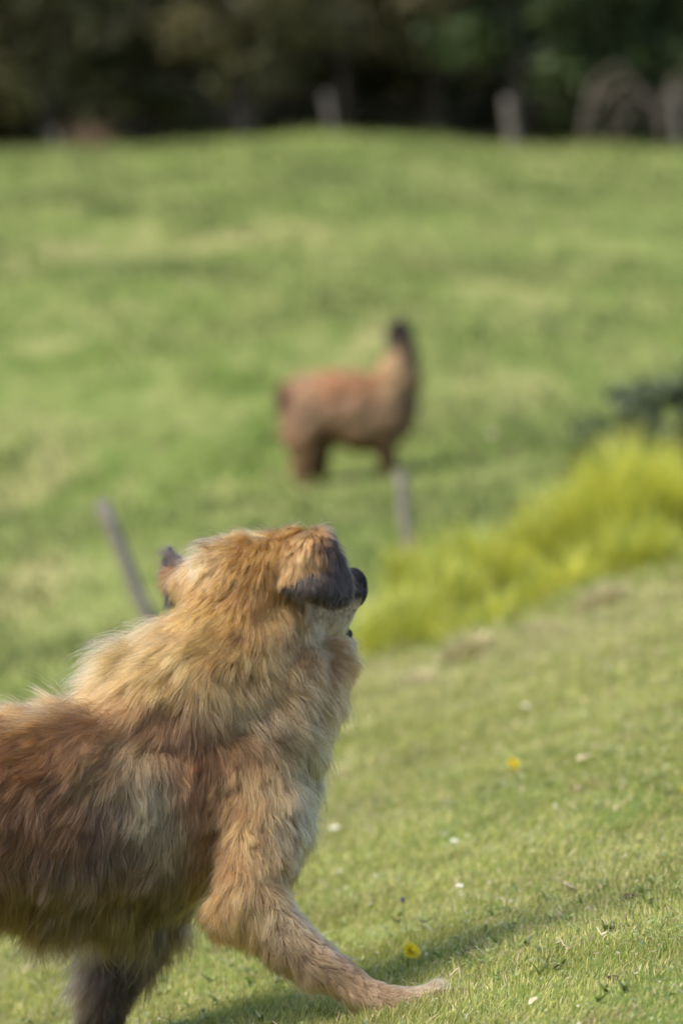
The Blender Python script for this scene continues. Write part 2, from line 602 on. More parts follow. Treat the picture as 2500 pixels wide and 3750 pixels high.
for dx, dy, rx, h, lab in ((1072, 1508, .10, .10, 'pale straw tuft at the lower end of the bank edge'), (1235, 1462, .09, .10, 'pale straw tuft at the middle of the bank edge'),
                           (1385, 1392, .10, .11, 'pale straw tuft high on the bank edge, toward the right'), (945, 1585, .09, .08, 'pale straw tuft on the slope beside the dog\'s chin')):
    p_ = pix_ground(dx, dy)
    tussock('straw_tuft', p_.x, p_.y, rx, .14, h, 420, lab, 'straw tuft', [(0.62, 0.52, 0.32), (0.50, 0.42, 0.22), (0.40, 0.40, 0.16)], 'dry straw tufts on the bank edge')

# ------------------------------------------------------------------ dark shrub, flowers in the field
def leaf_cloud(cent, rad, n, size, cols, wts, seed, hollow=0.55, flat=0.7):
    """leaf-sized quads spread through clumps inside an ellipsoid"""
    r = np.random.default_rng(seed)
    k = max(6, n // 70)
    d = r.normal(0, 1, (k, 3))
    d /= np.linalg.norm(d, axis=1)[:, None]
    cc = d * (hollow + (1 - hollow) * r.uniform(0, 1, (k, 1)) ** 0.6) * np.array(rad) + np.array(cent)
    i = r.integers(0, k, n)
    cr = (0.16 + 0.16 * r.uniform(0, 1, k)) * np.mean(rad)
    q = r.normal(0, 1, (n, 3))
    q *= (r.uniform(0, 1, (n, 1)) ** 0.4) / np.linalg.norm(q, axis=1)[:, None]
    p = cc[i] + q * cr[i][:, None] * np.array([1.15, 1.15, 0.75])
    a = r.normal(0, 1, (n, 3))
    a[:, 2] *= flat
    a /= np.linalg.norm(a, axis=1)[:, None]
    b = np.cross(a, r.normal(0, 1, (n, 3)))
    b /= np.linalg.norm(b, axis=1)[:, None] + 1e-9
    s = (size * r.uniform(0.6, 1.3, n))[:, None]
    V = np.stack([p - a * s, p + b * s * 0.38, p + a * s, p - b * s * 0.38], 1).reshape(-1, 3)
    Q = np.arange(n)[:, None] * 4 + np.array([[0, 1, 2, 3]])
    c = np.array(cols)[r.choice(len(cols), n, p=np.array(wts) / sum(wts))]
    clump = r.uniform(0.7, 1.3, k)[i][:, None]
    c = np.repeat(c * clump * r.uniform(0.8, 1.2, (n, 1)), 4, axis=0)
    return V, Q, c


def shrub():
    Y = 24.0
    x = at_px(1545, Y)
    b = (x, Y, gz(x, Y))
    e = empty('shrub', b, 'dark blue-green leafy shrub at the right edge above the yellow tussocks', 'shrub')
    V, Q, C = leaf_cloud((0.04, 0, 0.44), (0.54, 0.42, 0.48), 1900, 0.055, [(0.12, 0.15, 0.08), (0.17, 0.19, 0.11), (0.07, 0.09, 0.045)], [3, 2, 2], 5, 0.3)
    link('foliage', mesh_np('foliage', V, [Q], M_LEAF, C), e)
    g = Geo()
    for k in range(9):
        a = k * 0.7
        tip = Vector((math.cos(a) * 0.25, math.sin(a) * 0.25, 0.55 + 0.06 * (k % 4)))
        g.add(*tube([(0.02 * math.cos(a), 0.02 * math.sin(a), -0.03), tip * 0.5 + Vector((0, 0, .05)), tip], [0.014, 0.009, 0.003], 6))
    link('stem', g.mesh('stem', M_BARK), e)
    Y = 22.0
    x = at_px(1345, Y)
    e = empty('weed', (x, Y, gz(x, Y)), 'thin dark green weed with upright stalks between shrub and tussocks', 'weed')
    g = Geo()
    VV, QQ, CC, n = [], [], [], 0
    for k in range(7):
        a = k * 0.9
        h = 0.5 + 0.08 * (k % 3)
        tip = Vector((math.cos(a) * 0.13, math.sin(a) * 0.13, h))
        g.add(*tube([(0.01 * math.cos(a), 0.01 * math.sin(a), -0.02), tip * 0.55, tip], [0.006, 0.005, 0.002], 5))
        v, q, c = leaf_cloud(tuple(tip * 0.75), (0.05, 0.05, 0.16), 60, 0.035, [(0.05, 0.085, 0.035), (0.07, 0.11, 0.05)], [1, 1], 50 + k, 0.1)
        VV.append(v); QQ.append(q + n); CC.append(c)
        n += len(v)
    link('stalks', g.mesh('stalks', M_BARK), e)['kind'] = 'stuff'
    link('foliage', mesh_np('foliage', np.concatenate(VV), [np.concatenate(QQ)], M_LEAF, np.concatenate(CC)), e)


shrub()

M_PALE = mat_plain('pale_pink_petals', (0.62, 0.48, 0.40), 0.6, 0.15, 60)
M_STEM = mat_plain('flower_stem', (0.12, 0.16, 0.04), 0.6)


def field_flower(dx, dy, Y, size, label):
    p = P(dx, dy, Y)
    g = gz(p.x, p.y)
    h = max(p.z - g, 0.05)
    e = empty('flower_head', (p.x, p.y, g), label, 'flower', 'pale flowers standing in the pasture')
    e.name = 'wild_flower'
    gg = Geo()
    gg.add(*tube([(0, 0, -0.02), (0.01, 0, h * 0.5), (0, 0, h)], [0.005, 0.004, 0.003], 6))
    link('stem', gg.mesh('stem', M_STEM), e)
    bm = bmesh.new()
    for k in range(9):
        a = 2 * math.pi * k / 9
        vs = [bm.verts.new(Vector((math.cos(a + s) * r, math.sin(a + s) * r, h + z)) ) for s, r, z in ((0, .002, 0), (.3, size * .7, .02), (0, size, .03), (-.3, size * .7, .02))]
        bm.faces.new(vs)
    bmesh.ops.create_icosphere(bm, subdivisions=1, radius=size * 0.55, matrix=Matrix.Translation((0, 0, h + 0.01)))
    link('blossom', bm_mesh('blossom', bm, M_PALE), e)


field_flower(1128, 1000, 27, 0.055, 'pale pinkish wildflower head alone in the grass right of the brown llama')
field_flower(1345, 1008, 26, 0.045, 'pale wildflower head in the grass left of the dark shrub')
field_flower(1447, 998, 24.6, 0.05, 'pinkish flower head against the dark shrub')


# ------------------------------------------------------------------ posts
def post_geo(p0, p1, r, seed):
    rr = random.Random(seed)
    pts, rad = [], []
    p0, p1 = Vector(p0), Vector(p1)
    for k in range(7):
        t = k / 6
        pts.append(p0.lerp(p1, t) + Vector((rr.uniform(-1, 1), rr.uniform(-1, 1), 0)) * r * 0.12)
        rad.append(r * (1.08 - 0.14 * t) * rr.uniform(0.96, 1.04))
    pts.append(pts[-1] + (p1 - p0).normalized() * r * 0.15)
    rad.append(r * 0.78)
    return tube(pts, rad, 10)


def lone_post(dx_t, dy_t, dx_b, Y, r, label, seed):
    top = P(dx_t, dy_t, Y)
    xb = at_px(dx_b, Y)
    b = Vector((xb, Y, gz(xb, Y)))
    V, Q, T = post_geo((0, 0, -0.05), top - b, r, seed)
    o = link('fence_post', mesh_np('fence_post', V, [Q, T], M_POST), loc=b)
    tag(o, label, 'fence post', 'weathered posts between the slope and the pasture')


lone_post(232, 1150, 400, 20.0, 0.040, 'long grey wooden post leaning left behind the dog\'s neck', 1)
lone_post(918, 1082, 952, 21.5, 0.036, 'short grey wooden post below the brown llama, foot lost in grass', 2)


M_OLD = mat_plain('old_grey_wood', (0.15, 0.13, 0.105), 0.9, 0.35, 15)


def far_fence():
    posts = [(130, 300, 0.07, 10), (757, 215, 0.085, 11), (1172, 228, 0.125, 12), (1556, 205, 0.10, 13)]
    Y = 94.0
    x0 = at_px(757, Y)
    base = Vector((x0, Y, gz(x0, Y)))
    e = empty('wire_fence', base, 'old wire fence on weathered posts along the hilltop below the trees', 'fence')
    tops, feet = [], []
    for dx, dy, r, sd in posts:
        t = P(dx - 8, dy, Y)
        x = at_px(dx + 8, Y)
        f = Vector((x, Y, gz(x, Y)))
        V, Q, T = post_geo(f - base - Vector((0, 0, 0.1)), t - base, r, sd)
        link('post', mesh_np('post', V, [Q, T], M_OLD), e)
        tops.append(t - base)
        feet.append(f - base)
    for fr in (0.45, 0.85):
        pts = []
        for k in range(len(posts) - 1):
            a = feet[k].lerp(tops[k], fr)
            b = feet[k + 1].lerp(tops[k + 1], fr)
            for q in range(5):
                t = q / 5
                pts.append(a.lerp(b, t) - Vector((0, 0.13, 0.12 * 4 * t * (1 - t))))
        pts.append(feet[-1].lerp(tops[-1], fr) - Vector((0, 0.13, 0)))
        V, Q, T = tube(pts, [0.004] * len(pts), 5)
        link('wire', mesh_np('wire', V, [Q, T], M_WIRE), e)


far_fence()


# ------------------------------------------------------------------ trees along the top
GREENS = [[(0.10, 0.105, 0.036), (0.135, 0.125, 0.05), (0.065, 0.065, 0.026)],
          [(0.065, 0.09, 0.032), (0.09, 0.115, 0.042), (0.04, 0.055, 0.02)],
          [(0.17, 0.15, 0.07), (0.125, 0.11, 0.05), (0.075, 0.068, 0.032)]]


def tree(name, dx, Y, hgt, rad, low, kind, label, seed, lean=0.0, nleaf=3800, group='trees along the hilltop'):
    r = random.Random(seed)
    x = at_px(dx, Y)
    z = gz(x, Y)
    e = empty(name, (x, Y, z), label, 'tree', group)
    g = Geo()
    tr = 0.012 * hgt + 0.12
    pts = [Vector((lean * hgt * t * t + r.uniform(-.12, .12), r.uniform(-.12, .12), -0.2 + hgt * 0.72 * t)) for t in (0, .12, .3, .5, .75, 1)]
    g.add(*tube(pts, [tr * 1.5, tr, tr * .85, tr * .65, tr * .4, tr * .12], 10))
    for k in range(11):
        t = r.uniform(0.18, 0.9)
        i = min(int(t * 5), 4)
        p = pts[i].lerp(pts[i + 1], t * 5 - i)
        a = r.uniform(0, 6.28)
        L = rad * r.uniform(0.5, 0.95) * (1.1 - 0.5 * t)
        d = Vector((math.cos(a), math.sin(a), r.uniform(0.05, 0.5)))
        q = p + d * L * 0.5 + Vector((0, 0, 0.1 * L))
        w = p + d * L + Vector((0, 0, -0.05 * L))
        rb = tr * 0.42 * (1.1 - 0.6 * t)
        g.add(*tube([p, q, w], [rb, rb * 0.6, rb * 0.15], 6))
    link('trunk', g.mesh('trunk', M_BARK), e)
    V, Q, C = leaf_cloud((lean * hgt * 0.5, 0, low + (hgt - low) * 0.5), (rad, rad, (hgt - low) * 0.5), nleaf, 0.27, GREENS[kind], [3, 2, 2], seed, 0.35)
    link('crown', mesh_np('crown', V, [Q], M_LEAF, C), e)


TREES = [
    # dx, Y, height, radius, low crown edge, kind, label
    (-150, 101, 13, 4.2, 0.9, 2, 'olive tree at the far left end of the hilltop tree line'),
    (110, 102, 13, 4.0, 0.8, 2, 'dull brown-green tree behind the leftmost hilltop post'),
    (330, 105, 13, 3.8, 0.6, 1, 'dark green low-branched tree left of the pale olive tree'),
    (560, 101, 13, 3.6, 1.7, 2, 'pale olive tree with drooping crown left of the dark hollow'),
    (800, 110, 15, 4.4, 3.4, 0, 'dark tree at the back of the hollow behind the middle post'),
    (1000, 109, 15, 4.2, 3.2, 2, 'dark brown-green tree over the hollow between the two middle posts'),
    (1190, 101, 13, 3.0, 0.9, 1, 'mid green leafy tree hanging over the pale thick hilltop post'),
    (1400, 103, 14, 4.0, 1.2, 1, 'fresh green tree above the arching bare branches'),
    (1620, 101, 13, 3.8, 0.8, 1, 'dense green tree at the right end of the hilltop tree line'),
]
for i, (dx, Y, h, r_, low, kd, lab) in enumerate(TREES):
    tree('hedgerow_tree', dx, Y, h, r_, low, kd, lab, 100 + i, random.uniform(-.05, .05))


def wood_mass():
    V, Q, C, n = [], [], [], 0
    for k in range(26):
        x = -26 + k * 2.1 + random.uniform(-.6, .6)
        y = 114 + random.uniform(-1.5, 3)
        h = random.uniform(11, 18)
        v, q, c = leaf_cloud((x, y, gz(x, y) + h * .5), (2.4, 2.0, h * .52), 2200, 0.60, GREENS[2 if k % 2 else 0], [2, 1, 3], 300 + k, 0.2)
        V.append(v); Q.append(q + n); C.append(c * 0.8)
        n += len(v)
    for k in range(40):
        x = -24 + k * 1.25
        v, q, c = leaf_cloud((x, 112, gz(x, 112) + 3.0), (1.6, 1.0, 3.6), 2200, 0.35, GREENS[k % 3], [2, 1, 3], 600 + k, 0.1)
        V.append(v); Q.append(q + n); C.append(c)
        n += len(v)
    for k in range(34):
        x = -18 + k * 1.08 + random.uniform(-.4, .4)
        y = 105 + random.uniform(-3, 6)
        h = random.uniform(0.7, 1.9)
        v, q, c = leaf_cloud((x, y, gz(x, y) + h * .45), (0.9, 0.9, h * .55), 500, 0.2, GREENS[k % 3], [2, 1, 3], 400 + k, 0.2)
        V.append(v); Q.append(q + n); C.append(c * 0.85)
        n += len(v)
    me = mesh_np('undergrowth', np.concatenate(V), [np.concatenate(Q)], M_LEAF, np.concatenate(C))
    tag(link('undergrowth', me), 'dark tangled woodland and undergrowth behind the hilltop trees', 'undergrowth', kind='stuff')


wood_mass()


def bare_shrub():
    Y = 97
    x = at_px(1400, Y)
    b = Vector((x, Y, gz(x, Y)))
    e = link('bare_shrub', None, loc=b)
    tag(e, 'tangle of arching bare grey-brown branches at the right of the hilltop', 'shrub')
    m = mat_plain('dead_branch', (0.15, 0.12, 0.092), 0.9, 0.3, 8)
    for k, (x0, x1, x2, h) in enumerate(((-.85, .0, 1.0, 2.3), (-.7, .35, 1.5, 1.9), (-.9, -.3, .5, 1.7), (1.4, .7, -.2, 1.6), (-.2, .6, 1.7, 1.2), (1.2, 1.6, 2.2, 2.1))):
        yy = random.uniform(-.3, .3)
        pts = []
        for q in range(9):
            t = q / 8
            xx = (1 - t) ** 2 * x0 + 2 * t * (1 - t) * x1 + t * t * x2
            zz = h * (1 - (1.6 * t - 0.85) ** 2 / 0.75) if t > 0 else -0.1
            pts.append((xx + random.uniform(-.1, .1), yy * t + random.uniform(-.1, .1), max(zz + random.uniform(-.12, .12), -0.1 if q == 0 else 0.1)))
        V, Q, T = tube(pts, [0.055 - 0.005 * q for q in range(9)], 6)
        link('branch', mesh_np('branch', V, [Q, T], m), e)


bare_shrub()
xx = at_px(205, 95.5)
tussock('dead_bracken', xx, 95.5, 0.42, 0.35, 0.7, 500, 'rusty pink clump of dead bracken at the left of the hilltop', 'bracken',
        [(0.28, 0.16, 0.11), (0.35, 0.22, 0.16), (0.22, 0.12, 0.08), (0.3, 0.2, 0.14)])
bk = bpy.data.objects['dead_bracken']


# ------------------------------------------------------------------ organic bodies
def blob_body(name, chains, ells, voxel, smooth_it, depth=1.0):
    """one continuous skin grown over chains of (point, radius) and ellipsoids"""
    bm = bmesh.new()
    for ch in chains:
        for (p0, r0), (p1, r1) in zip(ch[:-1], ch[1:]):
            p0, p1 = Vector(p0), Vector(p1)
            L = (p1 - p0).length
            n = max(2, int(L / (min(r0, r1) * 0.35)) + 1)
            for k in range(n + 1):
                t = k / n
                rr = r0 + (r1 - r0) * t
                bmesh.ops.create_icosphere(bm, subdivisions=2, radius=rr, matrix=Matrix.Translation(p0.lerp(p1, t)) @ Matrix.Diagonal((1, depth, 1, 1)))
    for c, rad, rot in ells:
        mtx = Matrix.Translation(Vector(c)) @ rot.to_4x4() @ Matrix.Diagonal((*rad, 1))
        bmesh.ops.create_icosphere(bm, subdivisions=3, radius=1, matrix=mtx)
    me = bpy.data.meshes.new(name + '_rough')
    bm.to_mesh(me)
    bm.free()
    tmp = bpy.data.objects.new(name + '_rough', me)
    COL.objects.link(tmp)
    rm = tmp.modifiers.new('r', 'REMESH')
    rm.mode = 'VOXEL'
    rm.voxel_size = voxel
    sm = tmp.modifiers.new('s', 'SMOOTH')
    sm.factor = 0.5
    sm.iterations = smooth_it
    dg = bpy.context.evaluated_depsgraph_get()
    out = bpy.data.meshes.new_from_object(tmp.evaluated_get(dg))
    out.name = name
    bpy.data.objects.remove(tmp)
    bpy.data.meshes.remove(me)
    out.polygons.foreach_set('use_smooth', [True] * len(out.polygons))
    return out


def tri_data(me):
    me.calc_loop_triangles()
    n = len(me.loop_triangles)
    t = np.empty(n * 3, np.int32)
    me.loop_triangles.foreach_get('vertices', t)
    v = np.empty(len(me.vertices) * 3, np.float32)
    me.vertices.foreach_get('co', v)
    nn = np.empty(len(me.vertices) * 3, np.float32)
    me.vertices.foreach_get('normal', nn)
    return v.reshape(-1, 3).astype(float), nn.reshape(-1, 3).astype(float), t.reshape(-1, 3)


def sample_mesh(me, n, weight=None):
    v, nn, t = tri_data(me)
    a, b, c = v[t[:, 0]], v[t[:, 1]], v[t[:, 2]]
    fn = np.cross(b - a, c - a)
    ar = np.linalg.norm(fn, axis=1) + 1e-12
    fn = fn / ar[:, None]
    w = ar.copy()
    if weight is not None: w = w * weight((a + b + c) / 3, fn)
    w /= w.sum()
    i = rng.choice(len(t), n, p=w)
    u, s = rng.uniform(0, 1, n), rng.uniform(0, 1, n)
    f = u + s > 1
    u[f], s[f] = 1 - u[f], 1 - s[f]
    k = (1 - u - s)[:, None]
    p = a[i] * k + b[i] * u[:, None] + c[i] * s[:, None]
    nr = nn[t[i, 0]] * k + nn[t[i, 1]] * u[:, None] + nn[t[i, 2]] * s[:, None]
    nr /= np.linalg.norm(nr, axis=1)[:, None] + 1e-9
    return p, nr


def make_fur(name, p, nr, flow, L, lift, col, mat, parent, K=7, r0=0.0004, clump=0.5, nguide=6000, curl=0.12, gdist=0.02):
    """strands as hair curves; flow: desired direction, lift: root angle (rad)"""
    n = len(p)
    t = flow - nr * np.sum(flow * nr, 1)[:, None]
    t /= np.linalg.norm(t, axis=1)[:, None] + 1e-6
    bt = np.cross(nr, t)
    sw = 0.65 * vnoise(p / 0.05, 61) + 0.5 * vnoise(p / 0.018, 62) + rng.normal(0, 0.13, n)
    t = t * np.cos(sw)[:, None] + bt * np.sin(sw)[:, None]
    bt = np.cross(nr, t)
    lift = np.clip(lift * (1 + 0.85 * vnoise(p / 0.03, 63)) + rng.normal(0, 0.10, n), 0.04, 1.4)
    L = L * (1 + 0.25 * vnoise(p / 0.025, 64)) * rng.uniform(0.65, 1.15, n)
    pts = np.zeros((n, K, 3))
    cur = p.copy()
    ph = vnoise(p / 0.02, 65) * 3
    pts[:, 0] = cur - nr * 0.002
    for k in range(1, K):
        s = (k - 0.5) / (K - 1)
        an = lift * (1.25 - 0.95 * s)
        wv = curl * np.sin(s * 5 + ph)
        d = (t * np.cos(an)[:, None] + nr * np.sin(an)[:, None]) + bt * wv[:, None]
        d[:, 2] -= 0.18 * s
        d /= np.linalg.norm(d, axis=1)[:, None]
        cur = cur + d * (L / (K - 1))[:, None]
        pts[:, k] = cur
    # gather strands into locks
    if clump > 0:
        gi = rng.choice(n, min(nguide, n // 4), replace=False)
        kd = kdtree.KDTree(len(gi))
        for j, i in enumerate(gi): kd.insert(p[i], j)
        kd.balance()
        near = np.empty(n, int)
        dist = np.empty(n)
        for i in range(n):
            _, j, dd = kd.find(p[i])
            near[i] = gi[j]
            dist[i] = dd
        same = (np.sum(nr * nr[near], 1) > 0.5) & (dist < gdist)
        cw = clump * (0.6 + 0.5 * vnoise(p[near] / 0.04, 66)) * same * rng.uniform(0.55, 1.0, n)
        for k in range(1, K):
            s = k / (K - 1)
            w = (cw * s ** 1.1)[:, None]
            g = pts[near, k]
            pts[:, k] = pts[:, k] * (1 - w) + g * w
        col = col * (1 + 0.30 * (rng.uniform(-1, 1, n)[near]))[:, None]
    hc = bpy.data.hair_curves.new(name)
    hc.add_curves([K] * n)
    hc.points.foreach_set('position', pts.astype(np.float32).ravel())
    rad = np.linspace(1, 0.12, K)[None, :] ** 0.8 * (r0 * rng.uniform(0.7, 1.3, n))[:, None]
    hc.points.foreach_set('radius', rad.astype(np.float32).ravel())
    at = hc.attributes.new('fur_color', 'FLOAT_COLOR', 'CURVE')
    c = np.ones((n, 4), np.float32)
    c[:, :3] = np.clip(col, 0.004, 0.95)
    at.data.foreach_set('color', c.ravel())
    hc.materials.append(mat)
    return link(name, hc, parent)


def rbf(q, pts, vals, sig):
    d = ((q[:, None, :] - pts[None]) ** 2).sum(2)
    d = d - d.min(1)[:, None] * 0.85
    w = np.exp(-d / (2 * sig * sig))
    w /= w.sum(1)[:, None]
    return w @ vals


# ------------------------------------------------------------------ the dog
M_FUR = mat_fur('dog_fur')
M_SKIN = mat_plain('dog_skin', (0.15, 0.095, 0.055), 0.9)
M_BLACK = mat_plain('wet_black_nose', (0.011, 0.010, 0.010), 0.75, 0.3, 180, 0.15)
M_DARKSKIN = mat_plain('dark_ear_skin', (0.025, 0.018, 0.015), 0.95, 0, 1, 0.05)
M_LIP = mat_plain('brown_black_lip', (0.045, 0.034, 0.03), 0.8, 0.3, 120, 0.15)
M_TOOTH = mat_plain('tooth', (0.75, 0.72, 0.64), 0.3)
M_EYE = mat_plain('eye', (0.02, 0.012, 0.008), 0.1, 0, 1, 0.6)
PXM = 0.000907 * 8.2 / 8.0            # metres per view pixel at the dog


def build_dog():
    px = lambda x, y, Y: P(x, y, Y)
    q = lambda x, y, Y, r: (P(x, y, Y), r * PXM)
    yaw = R(57)
    fz = Vector((math.sin(yaw), math.cos(yaw), 0))      # where the face points
    rt = Vector((math.cos(yaw), -math.sin(yaw), 0))     # the dog's right
    head = P(580, 1348, 8.30)
    hp = lambda f, r, u: head + fz * f + rt * r + Vector((0, 0, u))
    chains = [
        # trunk, rump to chest
        [q(-420, 1890, 8.02, 190), q(-250, 1870, 8.05, 208), q(-60, 1866, 8.10, 226), q(120, 1862, 8.15, 240), q(300, 1856, 8.20, 252), q(450, 1820, 8.23, 222), q(580, 1790, 8.25, 150)],
        # neck with mane
        [q(330, 1770, 8.22, 210), q(415, 1660, 8.24, 210), q(510, 1560, 8.26, 192), q(565, 1470, 8.28, 155), (hp(-.02, 0, -.01), 0.122)],
        # throat and breast
        [q(635, 1900, 8.17, 76), q(628, 1790, 8.2, 92), q(645, 1690, 8.24, 98), q(706, 1585, 8.29, 84), q(748, 1520, 8.34, 62)],
        [q(520, 1790, 8.2, 165), q(600, 1680, 8.23, 150), q(620, 1560, 8.26, 130)],
        # skull to muzzle
        [(hp(-.03, 0, .0), 0.112), (hp(.05, 0, .008), 0.102), (hp(.13, 0, -.02), 0.064), (hp(.20, 0, -.020), 0.056), (hp(.245, 0, -.016), 0.047)],
        # upper lips
        [(hp(.09, .036, -.06), 0.052), (hp(.16, .03, -.062), 0.044), (hp(.225, .018, -.058), 0.030)], [(hp(.09, -.036, -.06), 0.052), (hp(.16, -.03, -.062), 0.044), (hp(.225, -.018, -.058), 0.030)],
        # far side of the skull behind the far ear
        [q(505, 1345, 8.32, 84), q(450, 1332, 8.35, 44)], [q(560, 1310, 8.28, 80), q(650, 1292, 8.26, 66), q(690, 1272, 8.23, 44)],
        # lower jaw
        [(hp(.04, 0, -.10), 0.06), (hp(.14, 0, -.122), 0.046), (hp(.225, 0, -.128), 0.030)],
        # cheeks
        [(hp(.03, .055, -.06), 0.075), (hp(.07, .05, -.10), 0.058), (hp(.13, .02, -.165), 0.05)], [(hp(.03, -.055, -.06), 0.075), (hp(.07, -.05, -.10), 0.058)],
        # near foreleg, from the shoulder blade down
        [q(480, 1720, 8.22, 150), q(570, 1780, 8.175, 128), q(600, 1880, 8.11, 106), q(590, 1970, 8.05, 90), q(575, 2065, 8.0, 78), q(640, 2140, 7.97, 64), q(720, 2205, 7.95, 54), q(800, 2256, 7.93, 42), q(845, 2286, 7.92, 40), q(895, 2304, 7.91, 40), q(945, 2300, 7.91, 32)], [q(835, 2298, 7.93, 34), q(870, 2316, 7.92, 36), q(925, 2314, 7.91, 30)],
        [q(590, 2090, 8.0, 72), q(530, 2085, 8.0, 54), q(505, 2100, 8.0, 40)],
        # far foreleg
        [q(420, 1900, 8.36, 105), q(340, 2080, 8.36, 90), q(285, 2180, 8.36, 78), q(250, 2270, 8.36, 64), q(225, 2350, 8.36, 54), q(205, 2410, 8.36, 42), q(230, 2428, 8.34, 36), q(262, 2434, 8.34, 28)],
        # near hind leg
        [q(-390, 1960, 7.95, 150), q(-350, 2090, 7.92, 95), q(-330, 2170, 7.92, 75), q(-400, 2290, 7.93, 50), q(-450, 2350, 7.94, 40), q(-430, 2440, 7.92, 36), q(-405, 2500, 7.90, 36), q(-360, 2512, 7.90, 30)],
        # far hind leg
        [q(-400, 1960, 8.14, 145), q(-420, 2090, 8.18, 95), q(-470, 2180, 8.20, 70), q(-560, 2270, 8.20, 48), q(-610, 2320, 8.20, 38), q(-620, 2410, 8.20, 34), q(-610, 2480, 8.19, 34), q(-570, 2492, 8.19, 28)],
        # tail
        [q(-540, 1860, 7.99, 70), q(-640, 1960, 7.98, 50), q(-700, 2090, 7.97, 45), q(-720, 2200, 7.96, 25)],
    ]
    # toes of the near paw, spread and lifted at the tip
    for k, (a, b) in enumerate(((-.030, 0), (-.010, .006), (.012, .006), (.032, 0))):
        c0 = P(915, 2304, 7.91) + Vector((0, a * .7, 0))
        c1 = P(960 + 500 * b, 2298 - 6 * (k % 2), 7.91) + Vector((0, a, 0))
        c2 = P(1000 + 700 * b, 2276 - 4 * (k % 2), 7.91) + Vector((0, a, 0))
        chains.append([(c0, 0.020), (c1, 0.019), (c2, 0.018)])
    for k, a in enumerate((-.03, -.01, .01, .03)):
        chains.append([(P(255, 2432, 8.34) + Vector((0, a * .7, 0)), .018), (P(290, 2440, 8.34) + Vector((0, a, 0)), .015)])
    me = blob_body('body', chains, [], 0.011, 22, 0.88)
    me.materials.append(M_SKIN)
    foot = P(900, 2340, 7.91)
    root = empty('dog', (foot.x, foot.y, gz(foot.x, foot.y)), 'large fluffy tan dog striding right with its head turned away', 'dog')
    inv = Matrix.Translation(-root.location)
    me.transform(inv)
    O = np.array(root.location)
    body = link('body', me, root)
    print('dog body verts', len(me.vertices))

